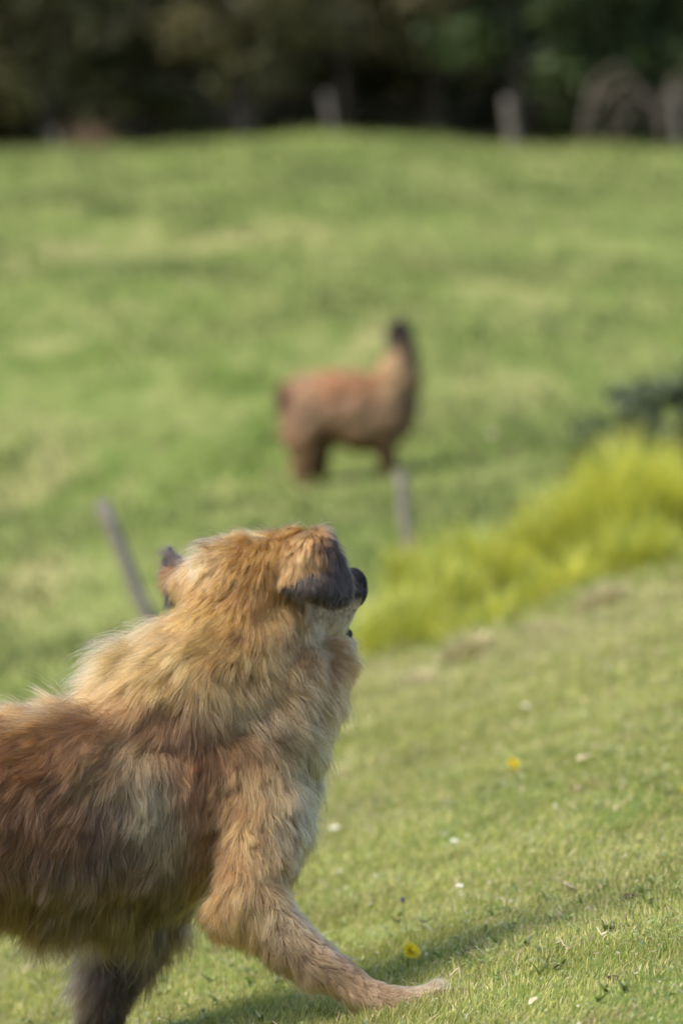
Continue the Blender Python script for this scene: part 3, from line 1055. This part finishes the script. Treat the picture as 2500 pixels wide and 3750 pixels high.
    # ---- coat control points: (x, y) on the dog's side, flow angle, length m, lift, colour (flank and crease tones partly painted shade)
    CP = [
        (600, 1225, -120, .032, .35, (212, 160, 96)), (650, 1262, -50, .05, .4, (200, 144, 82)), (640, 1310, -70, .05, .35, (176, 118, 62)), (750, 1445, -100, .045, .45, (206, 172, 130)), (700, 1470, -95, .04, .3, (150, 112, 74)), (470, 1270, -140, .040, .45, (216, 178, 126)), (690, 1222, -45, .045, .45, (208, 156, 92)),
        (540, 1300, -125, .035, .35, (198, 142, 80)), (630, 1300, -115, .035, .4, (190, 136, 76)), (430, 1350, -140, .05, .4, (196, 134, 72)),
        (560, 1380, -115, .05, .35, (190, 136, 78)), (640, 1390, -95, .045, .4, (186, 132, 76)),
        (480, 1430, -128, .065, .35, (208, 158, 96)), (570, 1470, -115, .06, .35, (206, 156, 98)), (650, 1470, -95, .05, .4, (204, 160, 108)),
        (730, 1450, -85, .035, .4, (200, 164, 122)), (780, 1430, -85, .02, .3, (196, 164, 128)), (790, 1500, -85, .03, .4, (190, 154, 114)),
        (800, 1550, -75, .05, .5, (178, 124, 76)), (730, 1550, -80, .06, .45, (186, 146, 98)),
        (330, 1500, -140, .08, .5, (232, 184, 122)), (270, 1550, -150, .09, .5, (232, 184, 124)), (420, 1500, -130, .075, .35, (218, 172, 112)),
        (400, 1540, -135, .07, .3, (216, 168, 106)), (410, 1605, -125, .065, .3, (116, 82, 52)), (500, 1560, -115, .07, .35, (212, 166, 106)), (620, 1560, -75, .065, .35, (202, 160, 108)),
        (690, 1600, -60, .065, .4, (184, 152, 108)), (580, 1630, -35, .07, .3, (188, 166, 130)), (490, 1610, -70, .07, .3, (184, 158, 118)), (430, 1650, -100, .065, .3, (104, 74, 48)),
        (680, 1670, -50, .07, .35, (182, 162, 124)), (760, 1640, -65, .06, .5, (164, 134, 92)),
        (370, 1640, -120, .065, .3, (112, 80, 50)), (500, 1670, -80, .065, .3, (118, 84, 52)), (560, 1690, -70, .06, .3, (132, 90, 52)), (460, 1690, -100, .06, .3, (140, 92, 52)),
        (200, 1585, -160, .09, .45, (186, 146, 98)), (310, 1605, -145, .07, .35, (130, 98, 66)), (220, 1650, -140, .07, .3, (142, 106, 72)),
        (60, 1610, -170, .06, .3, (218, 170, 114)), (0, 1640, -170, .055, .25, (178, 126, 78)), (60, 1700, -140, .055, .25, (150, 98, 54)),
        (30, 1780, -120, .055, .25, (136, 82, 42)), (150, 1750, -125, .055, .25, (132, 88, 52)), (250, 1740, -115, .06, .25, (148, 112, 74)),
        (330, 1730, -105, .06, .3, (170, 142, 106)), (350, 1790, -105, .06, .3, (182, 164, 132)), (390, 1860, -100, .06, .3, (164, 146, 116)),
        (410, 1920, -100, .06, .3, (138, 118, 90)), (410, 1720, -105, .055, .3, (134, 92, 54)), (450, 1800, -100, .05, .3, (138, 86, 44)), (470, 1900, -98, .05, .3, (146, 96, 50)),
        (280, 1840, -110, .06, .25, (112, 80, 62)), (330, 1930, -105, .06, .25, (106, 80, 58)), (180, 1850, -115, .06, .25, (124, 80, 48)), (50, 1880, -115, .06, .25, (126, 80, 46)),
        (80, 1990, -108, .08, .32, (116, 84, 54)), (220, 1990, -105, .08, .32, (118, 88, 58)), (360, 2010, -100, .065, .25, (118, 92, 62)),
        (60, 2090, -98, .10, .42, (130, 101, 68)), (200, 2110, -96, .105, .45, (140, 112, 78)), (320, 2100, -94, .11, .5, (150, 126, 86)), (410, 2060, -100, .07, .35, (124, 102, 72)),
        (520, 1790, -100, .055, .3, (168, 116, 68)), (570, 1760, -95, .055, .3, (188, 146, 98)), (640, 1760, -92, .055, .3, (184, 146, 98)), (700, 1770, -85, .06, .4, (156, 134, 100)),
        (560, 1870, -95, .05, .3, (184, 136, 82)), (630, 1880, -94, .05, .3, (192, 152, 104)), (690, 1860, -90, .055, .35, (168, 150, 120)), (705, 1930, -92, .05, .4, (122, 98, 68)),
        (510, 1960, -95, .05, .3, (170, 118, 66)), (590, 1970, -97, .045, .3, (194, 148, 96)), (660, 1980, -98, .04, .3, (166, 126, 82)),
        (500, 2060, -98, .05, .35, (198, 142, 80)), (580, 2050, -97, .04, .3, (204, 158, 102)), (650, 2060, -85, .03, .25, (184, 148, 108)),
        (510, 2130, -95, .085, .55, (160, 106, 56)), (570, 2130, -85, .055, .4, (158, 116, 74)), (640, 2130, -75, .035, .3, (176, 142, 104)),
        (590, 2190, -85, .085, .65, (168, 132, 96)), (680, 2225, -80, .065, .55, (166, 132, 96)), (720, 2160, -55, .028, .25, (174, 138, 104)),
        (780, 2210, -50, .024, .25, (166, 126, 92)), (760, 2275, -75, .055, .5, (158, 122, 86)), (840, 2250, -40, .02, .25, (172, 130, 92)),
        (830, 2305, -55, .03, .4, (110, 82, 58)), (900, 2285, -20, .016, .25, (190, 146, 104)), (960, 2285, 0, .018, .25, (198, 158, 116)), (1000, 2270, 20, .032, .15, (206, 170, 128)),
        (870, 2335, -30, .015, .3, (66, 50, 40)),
        (225, 2240, -98, .045, .35, (70, 57, 48)), (190, 2310, -98, .05, .4, (150, 122, 94)), (260, 2300, -96, .03, .3, (36, 30, 28)), (285, 2245, -98, .03, .3, (30, 26, 24)), (235, 2345, -96, .03, .3, (34, 29, 27)), (310, 2190, -98, .04, .3, (48, 40, 34)), (270, 2190, -98, .05, .3, (84, 68, 50)), (335, 2230, -100, .03, .3, (92, 70, 48)), (260, 2380, -96, .025, .3, (30, 26, 24)), (300, 2330, -98, .03, .3, (126, 96, 66)), (230, 2420, -60, .02, .3, (120, 92, 64)),  # far foreleg: its shade is painted into the dark tones
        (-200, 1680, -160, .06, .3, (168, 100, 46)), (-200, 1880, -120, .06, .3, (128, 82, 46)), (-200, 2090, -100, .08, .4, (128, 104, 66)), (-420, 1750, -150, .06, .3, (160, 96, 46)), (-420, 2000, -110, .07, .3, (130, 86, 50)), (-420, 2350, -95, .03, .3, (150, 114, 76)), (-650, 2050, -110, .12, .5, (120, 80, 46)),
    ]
    def tan(c):
        v = lin(*c[5])
        g_ = 0.90 if c[1] > 1700 else 1.0
        k_ = np.array([1.0, 1.06, 1.0]) * (1.15 if c[0] > 490 else 1.05) if c[1] > 1700 else 1.0
        if c[0] < 330 and 1650 < c[1] < 2000: k_ = np.array([0.92, 1.04, 1.0])
        return (v.mean() + (v - v.mean()) * g_) * k_
    cpts = np.array([[*(P(c[0], c[1], 8.2) - root.location).xz] for c in CP])
    A = np.array([math.radians(c[2]) for c in CP])
    vals = np.column_stack([np.cos(A), np.sin(A), [c[3] for c in CP], [c[4] for c in CP], [tan(c) for c in CP]])

    def attrs(p):
        return rbf(p[:, [0, 2]], cpts, vals, 0.032)

    xl = P(-60, 1900, 8.2).x - O[0]

    def weight(c, fn):
        w = np.where(fn[:, 1] < 0.35, 1.0, 0.35)
        w = np.where(c[:, 0] < xl, w * 0.3, w)
        hz = P(0, 1580, 8.2).z - O[2]
        w = np.where(c[:, 2] > hz, w * 1.25, w)
        hh = c - (np.array(head) - O)
        w = np.where((hh @ np.array(fz) > 0.05) & (np.abs(hh[:, 2]) < .2), w * 2.2, w)
        return w
    N = 330000
    p, nr = sample_mesh(me, N, weight)
    # bare muzzle tip and mouth get short dark hair
    H = np.array(head) - O
    f3, r3 = np.array(fz), np.array(rt)
    rel = p - H
    fa, ra, ua = rel @ f3, rel @ r3, rel[:, 2]
    v = attrs(p)
    flow = np.stack([v[:, 0], np.zeros(N), v[:, 1]], 1)
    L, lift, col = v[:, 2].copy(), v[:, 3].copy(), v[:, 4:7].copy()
    onhead = (np.abs(ua) < 0.2) & (np.abs(ra) < .14) & (fa > -0.02)
    bk = np.clip((fa - 0.02) / 0.06, 0, 1) * onhead
    back = -f3 * 0.8 + np.array([0, 0, -0.5])
    flow = flow * (1 - bk[:, None]) + back * bk[:, None]
    mz = np.clip((fa - 0.10) / 0.06, 0, 1) * onhead * np.clip((ua + 0.085) / 0.02, 0, 1)
    chin = np.clip((fa - 0.06) / 0.06, 0, 1) * onhead * np.clip((-0.09 - ua) / 0.02, 0, 1)
    flow = flow * (1 - chin[:, None]) + (f3 * 0.5 + np.array([0, 0, -0.8])) * chin[:, None]
    L = L * (1 - chin) + .038 * chin
    col = col * (1 - 0.6 * chin[:, None]) + lin(150, 108, 66) * 0.6 * chin[:, None]
    L = L * (1 - mz) + 0.010 * mz
    dark = mz * np.clip((ua + 0.045) / 0.02, 0, 1)
    col = col * (1 - dark[:, None]) + lin(30, 27, 27) * dark[:, None]
    fr = np.clip((fa - 0.03) / 0.05, 0, 1) * onhead * np.clip((ua + .03) / .04, 0, 1)   # dark mask round the brow
    col = col * (1 - 0.6 * fr[:, None]) + lin(60, 48, 42) * 0.6 * fr[:, None]
    # locks of different shade: dark tipped guard hairs, paler undercoat
    lock = vnoise(p / np.array([0.012, 0.012, 0.03]), 71) * 0.6 + vnoise(p / 0.045, 72) * 0.5
    col = col * np.clip(1 + 0.48 * lock, 0.35, 1.8)[:, None]
    gd = rng.uniform(0, 1, N)
    short = np.clip((L - 0.014) / 0.035, 0, 1)
    lum = col.mean(1)[:, None]
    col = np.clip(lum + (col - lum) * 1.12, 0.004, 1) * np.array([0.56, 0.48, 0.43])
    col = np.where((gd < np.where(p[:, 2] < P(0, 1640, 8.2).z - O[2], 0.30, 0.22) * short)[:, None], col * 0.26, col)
    col = np.where((gd > 0.90)[:, None], np.minimum(col * 1.35 + 0.015, 0.9), col)
    fly = rng.uniform(0, 1, N) < 0.07
    lift = np.where(fly & (L > .025), lift + 0.35, lift)
    L = np.where(fly & (L > .025), L * 1.35, L)
    for tx, ty, tr, tl in ((160, 1575, .022, .10), (195, 1570, .018, .08), (725, 1212, .020, .05), (690, 1210, .015, .03), (478, 1258, .016, .05), (505, 1245, .012, .03), (290, 1495, .035, .07), (405, 1275, .02, .045), (150, 2170, .12, .07), (330, 2180, .09, .06)):
        tp = (P(tx, ty, 8.2) - root.location).xz
        m_ = (np.hypot(p[:, 0] - tp[0], p[:, 2] - tp[1]) < tr) & (rng.uniform(0, 1, N) < 0.35)
        L = np.where(m_, L + tl * rng.uniform(0.3, 1, N), L)
        lift = np.where(m_, lift + 0.55, lift)
        if ty < 1300: col = np.where((m_ & (rng.uniform(0, 1, N) < .6))[:, None], col * 0.25, col)
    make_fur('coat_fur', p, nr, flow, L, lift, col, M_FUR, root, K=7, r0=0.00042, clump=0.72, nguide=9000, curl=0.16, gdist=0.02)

    # ---- wind-blown tufts on withers and crown
    # ---- ears: thick folded flaps with their own short coat
    def ear(corners, depth_n, thick, label, tipdark, nstr, mirror=False):
        # corners: grid rows from base to tip, each a list of world points
        rows = corners
        nu, nv = len(rows), len(rows[0])
        bm = bmesh.new()
        grid = [[bm.verts.new(pt) for pt in row] for row in rows]
        for i in range(nu - 1):
            for j in range(nv - 1):
                bm.faces.new((grid[i][j], grid[i][j + 1], grid[i + 1][j + 1], grid[i + 1][j]))
        bmesh.ops.recalc_face_normals(bm, faces=bm.faces)
        me2 = bpy.data.meshes.new('ear_rough')
        bm.to_mesh(me2)
        bm.free()
        tmp = bpy.data.objects.new('ear_rough', me2)
        COL.objects.link(tmp)
        s = tmp.modifiers.new('s', 'SOLIDIFY')
        s.thickness = thick
        s.offset = 0
        ss = tmp.modifiers.new('u', 'SUBSURF')
        ss.levels = 3
        out = bpy.data.meshes.new_from_object(tmp.evaluated_get(bpy.context.evaluated_depsgraph_get()))
        bpy.data.objects.remove(tmp)
        bpy.data.meshes.remove(me2)
        out.name = 'ear'
        out.transform(inv)
        out.polygons.foreach_set('use_smooth', [True] * len(out.polygons))
        out.materials.clear()
        out.materials.append(M_DARKSKIN)
        eo = link('ear', out, root)
        eo['label'] = label
        pe, ne = sample_mesh(out, nstr)
        b0 = sum((np.array(q_) for q_ in rows[0]), np.zeros(3)) / nv - O
        b1 = sum((np.array(q_) for q_ in rows[-1]), np.zeros(3)) / nv - O
        ax = b1 - b0
        t = ((pe - b0) @ ax) / (ax @ ax)
        fl = np.tile(ax / np.linalg.norm(ax), (nstr, 1)) + np.array([0, 0, -0.35])
        w = sstep(tipdark[0], tipdark[1], t + 0.12 * vnoise(pe / .02, 81))
        if tipdark[2]:
            w = np.maximum(w, sstep(0.12, 0.62, ((pe[:, 0] + O[0] - P(700, 1300, 8.2).x) / (70 * PXM)) + 0.15 * vnoise(pe / .02, 82)))
        c = lin(208, 152, 92)[None] * np.array([.56, .48, .44]) * (1 - w[:, None]) + np.array([0.020, 0.013, 0.010])[None] * w[:, None]
        if not tipdark[2]:
            c = c * np.array([.42, .38, .36])
            zz = pe[:, 2] + O[2]
            w2 = np.maximum(sstep(P(0, 1345, 8.4).z, P(0, 1362, 8.4).z, zz), sstep(P(0, 1312, 8.4).z, P(0, 1288, 8.4).z, zz))[:, None]
            c = c * (1 - w2) + np.array([0.018, 0.012, 0.010])[None] * w2
        c = c * (1 + 0.45 * vnoise(pe / np.array([.02, .02, .006]), 83)[:, None])
        c = np.where(rng.uniform(0, 1, (nstr, 1)) < .15, c * .35, c)
        if not tipdark[2]: t = t * 0.5
        make_fur('ear_fur', pe, ne, fl, np.where(t < .55, rng.uniform(.02, .048, nstr), rng.uniform(.012, .026, nstr)), np.where(t < .5, .5, .25), c, M_FUR, eo, K=6, r0=0.0004, clump=0.75, nguide=700, curl=.15)

    e = lambda x, y, Y: P(x, y, Y)
    ear([[e(652, 1258, 8.24), e(686, 1234, 8.215), e(714, 1212, 8.21), e(738, 1206, 8.235)],
         [e(646, 1290, 8.215), e(690, 1268, 8.155), e(732, 1246, 8.16), e(764, 1244, 8.21)],
         [e(640, 1318, 8.215), e(694, 1308, 8.175), e(744, 1290, 8.17), e(786, 1284, 8.20)],
         [e(642, 1342, 8.20), e(702, 1346, 8.13), e(758, 1338, 8.14), e(808, 1326, 8.195)],
         [e(652, 1358, 8.195), e(716, 1380, 8.15), e(784, 1398, 8.17), e(816, 1364, 8.20)]],
        0, 0.009, 'ear nearest the camera, tan at the root and black below', (0.5, 0.66, True), 26000)
    ear([[e(436, 1290, 8.36), e(438, 1312, 8.34), e(442, 1338, 8.32)],
         [e(404, 1276, 8.40), e(408, 1318, 8.37), e(416, 1360, 8.34)],
         [e(391, 1258, 8.43), e(394, 1330, 8.40), e(404, 1384, 8.36)],
         [e(389, 1242, 8.45), e(388, 1345, 8.42), e(398, 1402, 8.38)]],
        0, 0.009, 'far ear seen edge-on, brown with a black tip', (2.0, 2.1, False), 7000)

    def ellip(name, c, rad, rot, mat, parent=root):
        bm = bmesh.new()
        bmesh.ops.create_icosphere(bm, subdivisions=3, radius=1, matrix=Matrix.Translation(c - root.location) @ rot @ Matrix.Diagonal((*rad, 1)))
        return link(name, bm_mesh(name, bm, mat), parent)
    rot = Matrix((( *fz, 0), (*(-rt), 0), (0, 0, 1, 0), (0, 0, 0, 1))).transposed()
    rot = Matrix.Rotation(math.pi / 2 - yaw, 4, 'Z')
    # nose pad with two nostrils
    bm = bmesh.new()
    bmesh.ops.create_icosphere(bm, subdivisions=4, radius=1, matrix=Matrix.Diagonal((0.034, 0.036, 0.046, 1)))
    for v_ in bm.verts:
        for s_ in (-1, 1):
            d = (v_.co - Vector((0.022, 0.016 * s_, 0.006))).length
            if d < 0.011: v_.co.x -= 0.008 * (1 - d / 0.011)
    bm.transform(Matrix.Translation(hp(.258, 0, -.012) - root.location) @ rot)
    link('nose', bm_mesh('nose', bm, M_BLACK), root)
    for s_ in (-1, 1):
        ellip('eye', hp(.128, .045 * s_, .035), (.012, .012, .012), rot, M_EYE)
    for s_ in (-1, 1):
        bm = bmesh.new()
        bmesh.ops.create_cone(bm, segments=8, radius1=.005, radius2=.002, depth=.016, cap_ends=True,
                              matrix=Matrix.Translation(hp(.238, .02 * s_, -.080) - root.location) @ Matrix.Rotation(math.pi, 4, 'X'))
        link('tooth', bm_mesh('tooth', bm, M_TOOTH), root)
    ellip('lower_lip', hp(.224, 0, -.112), (.030, .029, .018), rot, M_LIP)


build_dog()


# ------------------------------------------------------------------ the llama
def build_llama():
    Y = 34.0
    k = Y / 8.0 * 0.000907
    cx = at_px(790, Y)
    root = empty('llama', (cx, Y, gz(cx, Y)), 'brown woolly llama with a black head standing side-on in the pasture', 'llama')
    off = gz(cx, Y) - P(790, 1100, Y).z
    q = lambda x, y, dy, r: (P(x, y, Y + dy) + Vector((0, 0, off)), r * k)
    chains = [
        [q(705, 918, 0, 72), q(760, 928, 0, 92), q(820, 938, 0, 98), q(870, 940, 0, 90), q(905, 920, 0, 62)],
        [q(880, 905, 0, 66), q(914, 865, 0, 58), q(922, 825, .02, 43), q(922, 788, .03, 34), q(922, 762, .04, 27)],
        [q(915, 760, .04, 31), q(930, 772, .12, 25), q(936, 792, .20, 19)],
        [q(912, 742, .02, 8), q(906, 728, .0, 6), q(908, 716, -.01, 2)], [q(924, 742, .06, 8), q(924, 728, .08, 6), q(928, 716, .09, 2)],
        [q(700, 930, -.12, 52), q(694, 985, -.13, 52), q(700, 1040, -.13, 35), q(694, 1085, -.13, 23), q(694, 1100, -.14, 15), q(706, 1104, -.15, 13)],
        [q(715, 930, .14, 50), q(726, 985, .15, 44), q(735, 1035, .15, 28), q(734, 1075, .15, 19), q(734, 1088, .15, 14), q(744, 1092, .15, 12)],
        [q(880, 940, -.12, 42), q(884, 1000, -.12, 34), q(886, 1050, -.12, 25), q(884, 1085, -.12, 13), q(892, 1092, -.13, 12)],
        [q(872, 940, .14, 42), q(878, 1000, .14, 22), q(898, 1045, .14, 15), q(890, 1075, .14, 12), q(898, 1082, .14, 11)],
        [q(655, 880, 0, 16), q(642, 905, 0, 15), q(640, 935, 0, 9)],
    ]
    me = blob_body('body', chains, [], 0.028, 4, 0.85)
    me.transform(Matrix.Translation(-root.location))
    v, nn, t = tri_data(me)
    # woolly locks
    d = 0.03 * vnoise(v / 0.09, 91) + 0.018 * vnoise(v / 0.035, 92)
    v2 = v + nn * d[:, None]
    me.vertices.foreach_set('co', v2.astype(np.float32).ravel())
    me.update()
    loc = np.array(root.location)
    C = [(700, 880, (176, 130, 98)), (760, 870, (172, 116, 80)), (850, 860, (164, 112, 76)), (700, 950, (172, 130, 100)), (800, 950, (162, 120, 92)), (870, 960, (168, 126, 98)),  # wool tints; shade on legs and neck front is painted in as darker brown
         (900, 860, (190, 146, 104)), (910, 820, (196, 154, 112)), (948, 850, (130, 100, 76)), (950, 910, (120, 94, 70)), (922, 795, (190, 150, 112)), (922, 765, (40, 36, 42)), (930, 800, (46, 40, 44)), (938, 815, (54, 46, 46)), (912, 782, (50, 44, 46)), (900, 765, (60, 52, 50)), (935, 770, (36, 34, 42)), (915, 735, (44, 40, 46)),
         (690, 1020, (160, 116, 86)), (735, 1010, (112, 78, 52)), (690, 1080, (150, 108, 80)), (735, 1080, (96, 66, 42)), (885, 1010, (110, 80, 54)), (885, 1080, (96, 72, 46)), (640, 910, (96, 68, 54))]
    cp = np.array([[*(P(c[0], c[1], Y) + Vector((0, 0, off)) - root.location).xz] for c in C])
    col = rbf(v2[:, [0, 2]], cp, np.array([lin(*c[2]) for c in C]), 0.06)
    lum = col.mean(1)[:, None]
    col = (lum + (col - lum) * 0.85) * 0.66 * np.array([.97, 1.01, .92])
    col = col * (1 + 0.2 * vnoise(v / 0.04, 93)[:, None])
    at = me.color_attributes.new('tint', 'FLOAT_COLOR', 'POINT')
    c4 = np.ones((len(v2), 4), np.float32)
    c4[:, :3] = np.clip(col, .01, 1)
    at.data.foreach_set('color', c4.ravel())
    me.materials.append(mat_tint('llama_wool', 0.95))
    link('body', me, root)
    for s in (0, 1):
        bm = bmesh.new()
        c = P(926 + 8 * s, 758, Y + (.10 if s else .06)) + Vector((0, (.05 if s else -.05), off)) - root.location
        bmesh.ops.create_icosphere(bm, subdivisions=2, radius=.014, matrix=Matrix.Translation(c))
        link('eye', bm_mesh('eye', bm, M_EYE), root)


build_llama()

# ------------------------------------------------------------------ small things on the near slope
M_DANDY = mat_plain('dandelion_yellow', (0.86, 0.66, 0.02), 0.6, 0.1, 80)
M_WHITE = mat_plain('white_petal', (0.78, 0.76, 0.70), 0.6)
M_VIOLET = mat_plain('violet_petal', (0.13, 0.11, 0.26), 0.6)
M_DRY = mat_plain('dry_leaf', (0.55, 0.44, 0.28), 0.8, 0.25, 60)
M_SOIL = mat_plain('dark_soil', (0.05, 0.037, 0.028), 0.95, 0.4, 90)


def petals(bm, n, r0, r1, z0, z1, wid, jit, seed):
    rr = random.Random(seed)
    for k in range(n):
        a = 2 * math.pi * k / n + rr.uniform(-.1, .1)
        d = Vector((math.cos(a), math.sin(a), 0))
        s = Vector((-d.y, d.x, 0))
        L = r1 * rr.uniform(1 - jit, 1 + jit)
        zz = z1 + rr.uniform(-.3, .3) * abs(r1) * jit
        w = wid * 0.5
        mid = d * (r0 + (L - r0) * .6)
        vs = [bm.verts.new(v) for v in (d * r0 - s * w * .5 + Vector((0, 0, z0)), mid - s * w + Vector((0, 0, z0 + (zz - z0) * .7)), d * L + Vector((0, 0, zz)),
                                         mid + s * w + Vector((0, 0, z0 + (zz - z0) * .7)), d * r0 + s * w * .5 + Vector((0, 0, z0)))]
        bm.faces.new(vs)


def dandelion(dx, dy, r, h, tilt, label, seed):
    p = pix_ground(dx, dy + h * 1100)
    e = empty('dandelion', p, label, 'dandelion', 'yellow dandelions in the near grass')
    g = Geo()
    tip = Vector((0.15 * h, 0, h))
    g.add(*tube([(0, 0, -0.005), (0.02 * h, 0, h * .5), tip], [.0018, .0016, .0016], 6))
    link('stem', g.mesh('stem', M_STEM), e)
    bm = bmesh.new()
    for ring in range(5):
        t = ring / 4
        petals(bm, int(26 - 10 * t), .002, r * (1 - .62 * t), .001 + .004 * t, .006 + .009 * t, r * .16, .2, seed + ring)
    bm.transform(Matrix.Translation(tip) @ Matrix.Rotation(tilt, 4, 'X') @ Matrix.Rotation(tilt * .6, 4, 'Y'))
    link('blossom', bm_mesh('blossom', bm, M_DANDY, False), e)
    bm = bmesh.new()
    petals(bm, 12, .0015, r * .55, -.004, .002, r * .2, .2, seed + 9)
    bm.transform(Matrix.Translation(tip))
    link('sepals', bm_mesh('sepals', bm, M_STEM, False), e)


dandelion(936, 2189, .025, .034, .75, 'yellow dandelion nearest the dog\'s outstretched paw', 1)
dandelion(1172, 1747, .023, .040, .75, 'yellow dandelion halfway up the slope, right of the dog\'s chest', 2)
dandelion(1566, 1817, .011, .025, .3, 'yellow dandelion cut by the right edge of the photo', 3)


def daisy(dx, dy, r, label, seed):
    p = pix_ground(dx, dy + 12)
    e = empty('daisy', p, label, 'daisy', 'small white daisies in the near grass')
    g = Geo()
    g.add(*tube([(0, 0, -.005), (0, 0.001, .018), (0, 0, .033)], [.001, .001, .001], 5))
    link('stem', g.mesh('stem', M_STEM), e)
    bm = bmesh.new()
    petals(bm, 16, .002, r, .0335, .036, r * .32, .15, seed)
    bm.transform(Matrix.Rotation(0.25, 4, 'X'))
    link('petals', bm_mesh('petals', bm, M_WHITE, False), e)['kind'] = 'stuff'
    bm = bmesh.new()
    bmesh.ops.create_icosphere(bm, subdivisions=2, radius=r * .3, matrix=Matrix.Translation((0, -.009, .0355)) @ Matrix.Diagonal((1, 1, .5, 1)))
    link('flower_eye', bm_mesh('flower_eye', bm, M_DANDY), e)


daisy(766, 1917, .014, 'white daisy close beside the dog\'s chest', 1)
daisy(1042, 1951, .011, 'white daisy in the middle of the slope, below the higher dandelion', 2)
daisy(1054, 2054, .010, 'small white daisy between the lower dandelion and the middle of the slope', 3)
daisy(1205, 1632, .014, 'white daisy high on the slope above the dandelion', 4)


def dry_leaf(dx, dy, L, az, label, seed):
    p = pix_ground(dx, dy + 10)
    rr = random.Random(seed)
    bm = bmesh.new()
    n = 7
    up, lo, md = [], [], []
    for k in range(n + 1):
        t = k / n
        x = (t - .5) * L
        w = L * .2 * math.sin(math.pi * min(1, t * .95 + .03)) * rr.uniform(.8, 1.2)
        z = .022 + .25 * L * (t - .4) ** 2 + rr.uniform(-.002, .002)
        md.append(bm.verts.new((x, 0, z)))
        up.append(bm.verts.new((x, w, z + w * .7)))
        lo.append(bm.verts.new((x, -w, z + w * rr.uniform(.3, .9))))
    for k in range(n):
        bm.faces.new((md[k], md[k + 1], up[k + 1], up[k]))
        bm.faces.new((lo[k], lo[k + 1], md[k + 1], md[k]))
    r_ = bmesh.ops.extrude_face_region(bm, geom=bm.faces[:])
    for v in [g_ for g_ in r_['geom'] if isinstance(g_, bmesh.types.BMVert)]: v.co.z += .0006
    bmesh.ops.recalc_face_normals(bm, faces=bm.faces)
    o = link('dry_leaf', bm_mesh('dry_leaf', bm, M_DRY), loc=p)
    o.rotation_euler = (0, -.25, az)
    tag(o, label, 'dry leaf', 'pale dry leaves lying in the near grass')


dry_leaf(1345, 1750, .055, .4, 'pale curled dry leaf right of the higher dandelion', 1)
dry_leaf(1297, 2050, .050, 2.6, 'pale dry leaf at the upper edge of the dog\'s shadow', 2)
dry_leaf(1227, 2318, .035, 1.0, 'small dry leaf near the bottom edge, right of the paw', 3)
dry_leaf(1110, 1475, .10, .2, 'pale straw-coloured leaf at the top edge of the near slope', 4)


def clod(dx, dy, r, label, seed):
    p = pix_ground(dx, dy)
    bm = bmesh.new()
    bmesh.ops.create_icosphere(bm, subdivisions=3, radius=r)
    vv = np.array([v.co[:] for v in bm.verts])
    d = 1 + .45 * vnoise(vv / (r * .7) + seed * 7, 5) + .25 * vnoise(vv / (r * .3) + seed, 6)
    for v, k in zip(bm.verts, d): v.co = Vector((v.co.x * k * 1.5, v.co.y * k, v.co.z * k * .7 + r * .2))
    o = link('soil_clod', bm_mesh('soil_clod', bm, M_SOIL), loc=p)
    tag(o, label, 'soil clod', 'dark crumbs of soil in the near grass')


clod(1447, 2066, .012, 'dark clod of soil in the grass at the right, upper one', 1)
clod(1410, 2258, .010, 'dark clod of soil in the grass low at the right', 2)


def violet(dx, dy):
    top = pix_ground(dx, dy + 42)
    e = empty('violet_flower', top, 'single dark violet bud on a thin stalk above the paw', 'flower')
    g = Geo()
    g.add(*tube([(0, 0, -.005), (-.004, 0, .03), (-.006, 0, .05)], [.0012, .001, .001], 5))
    link('stem', g.mesh('stem', M_STEM), e)
    bm = bmesh.new()
    petals(bm, 7, .001, .004, .048, .064, .005, .2, 3)
    petals(bm, 6, .001, .007, .047, .058, .005, .2, 4)
    bm.transform(Matrix.Translation((-.006, 0, 0)))
    link('blossom', bm_mesh('blossom', bm, M_VIOLET, False), e)


violet(930, 2082)
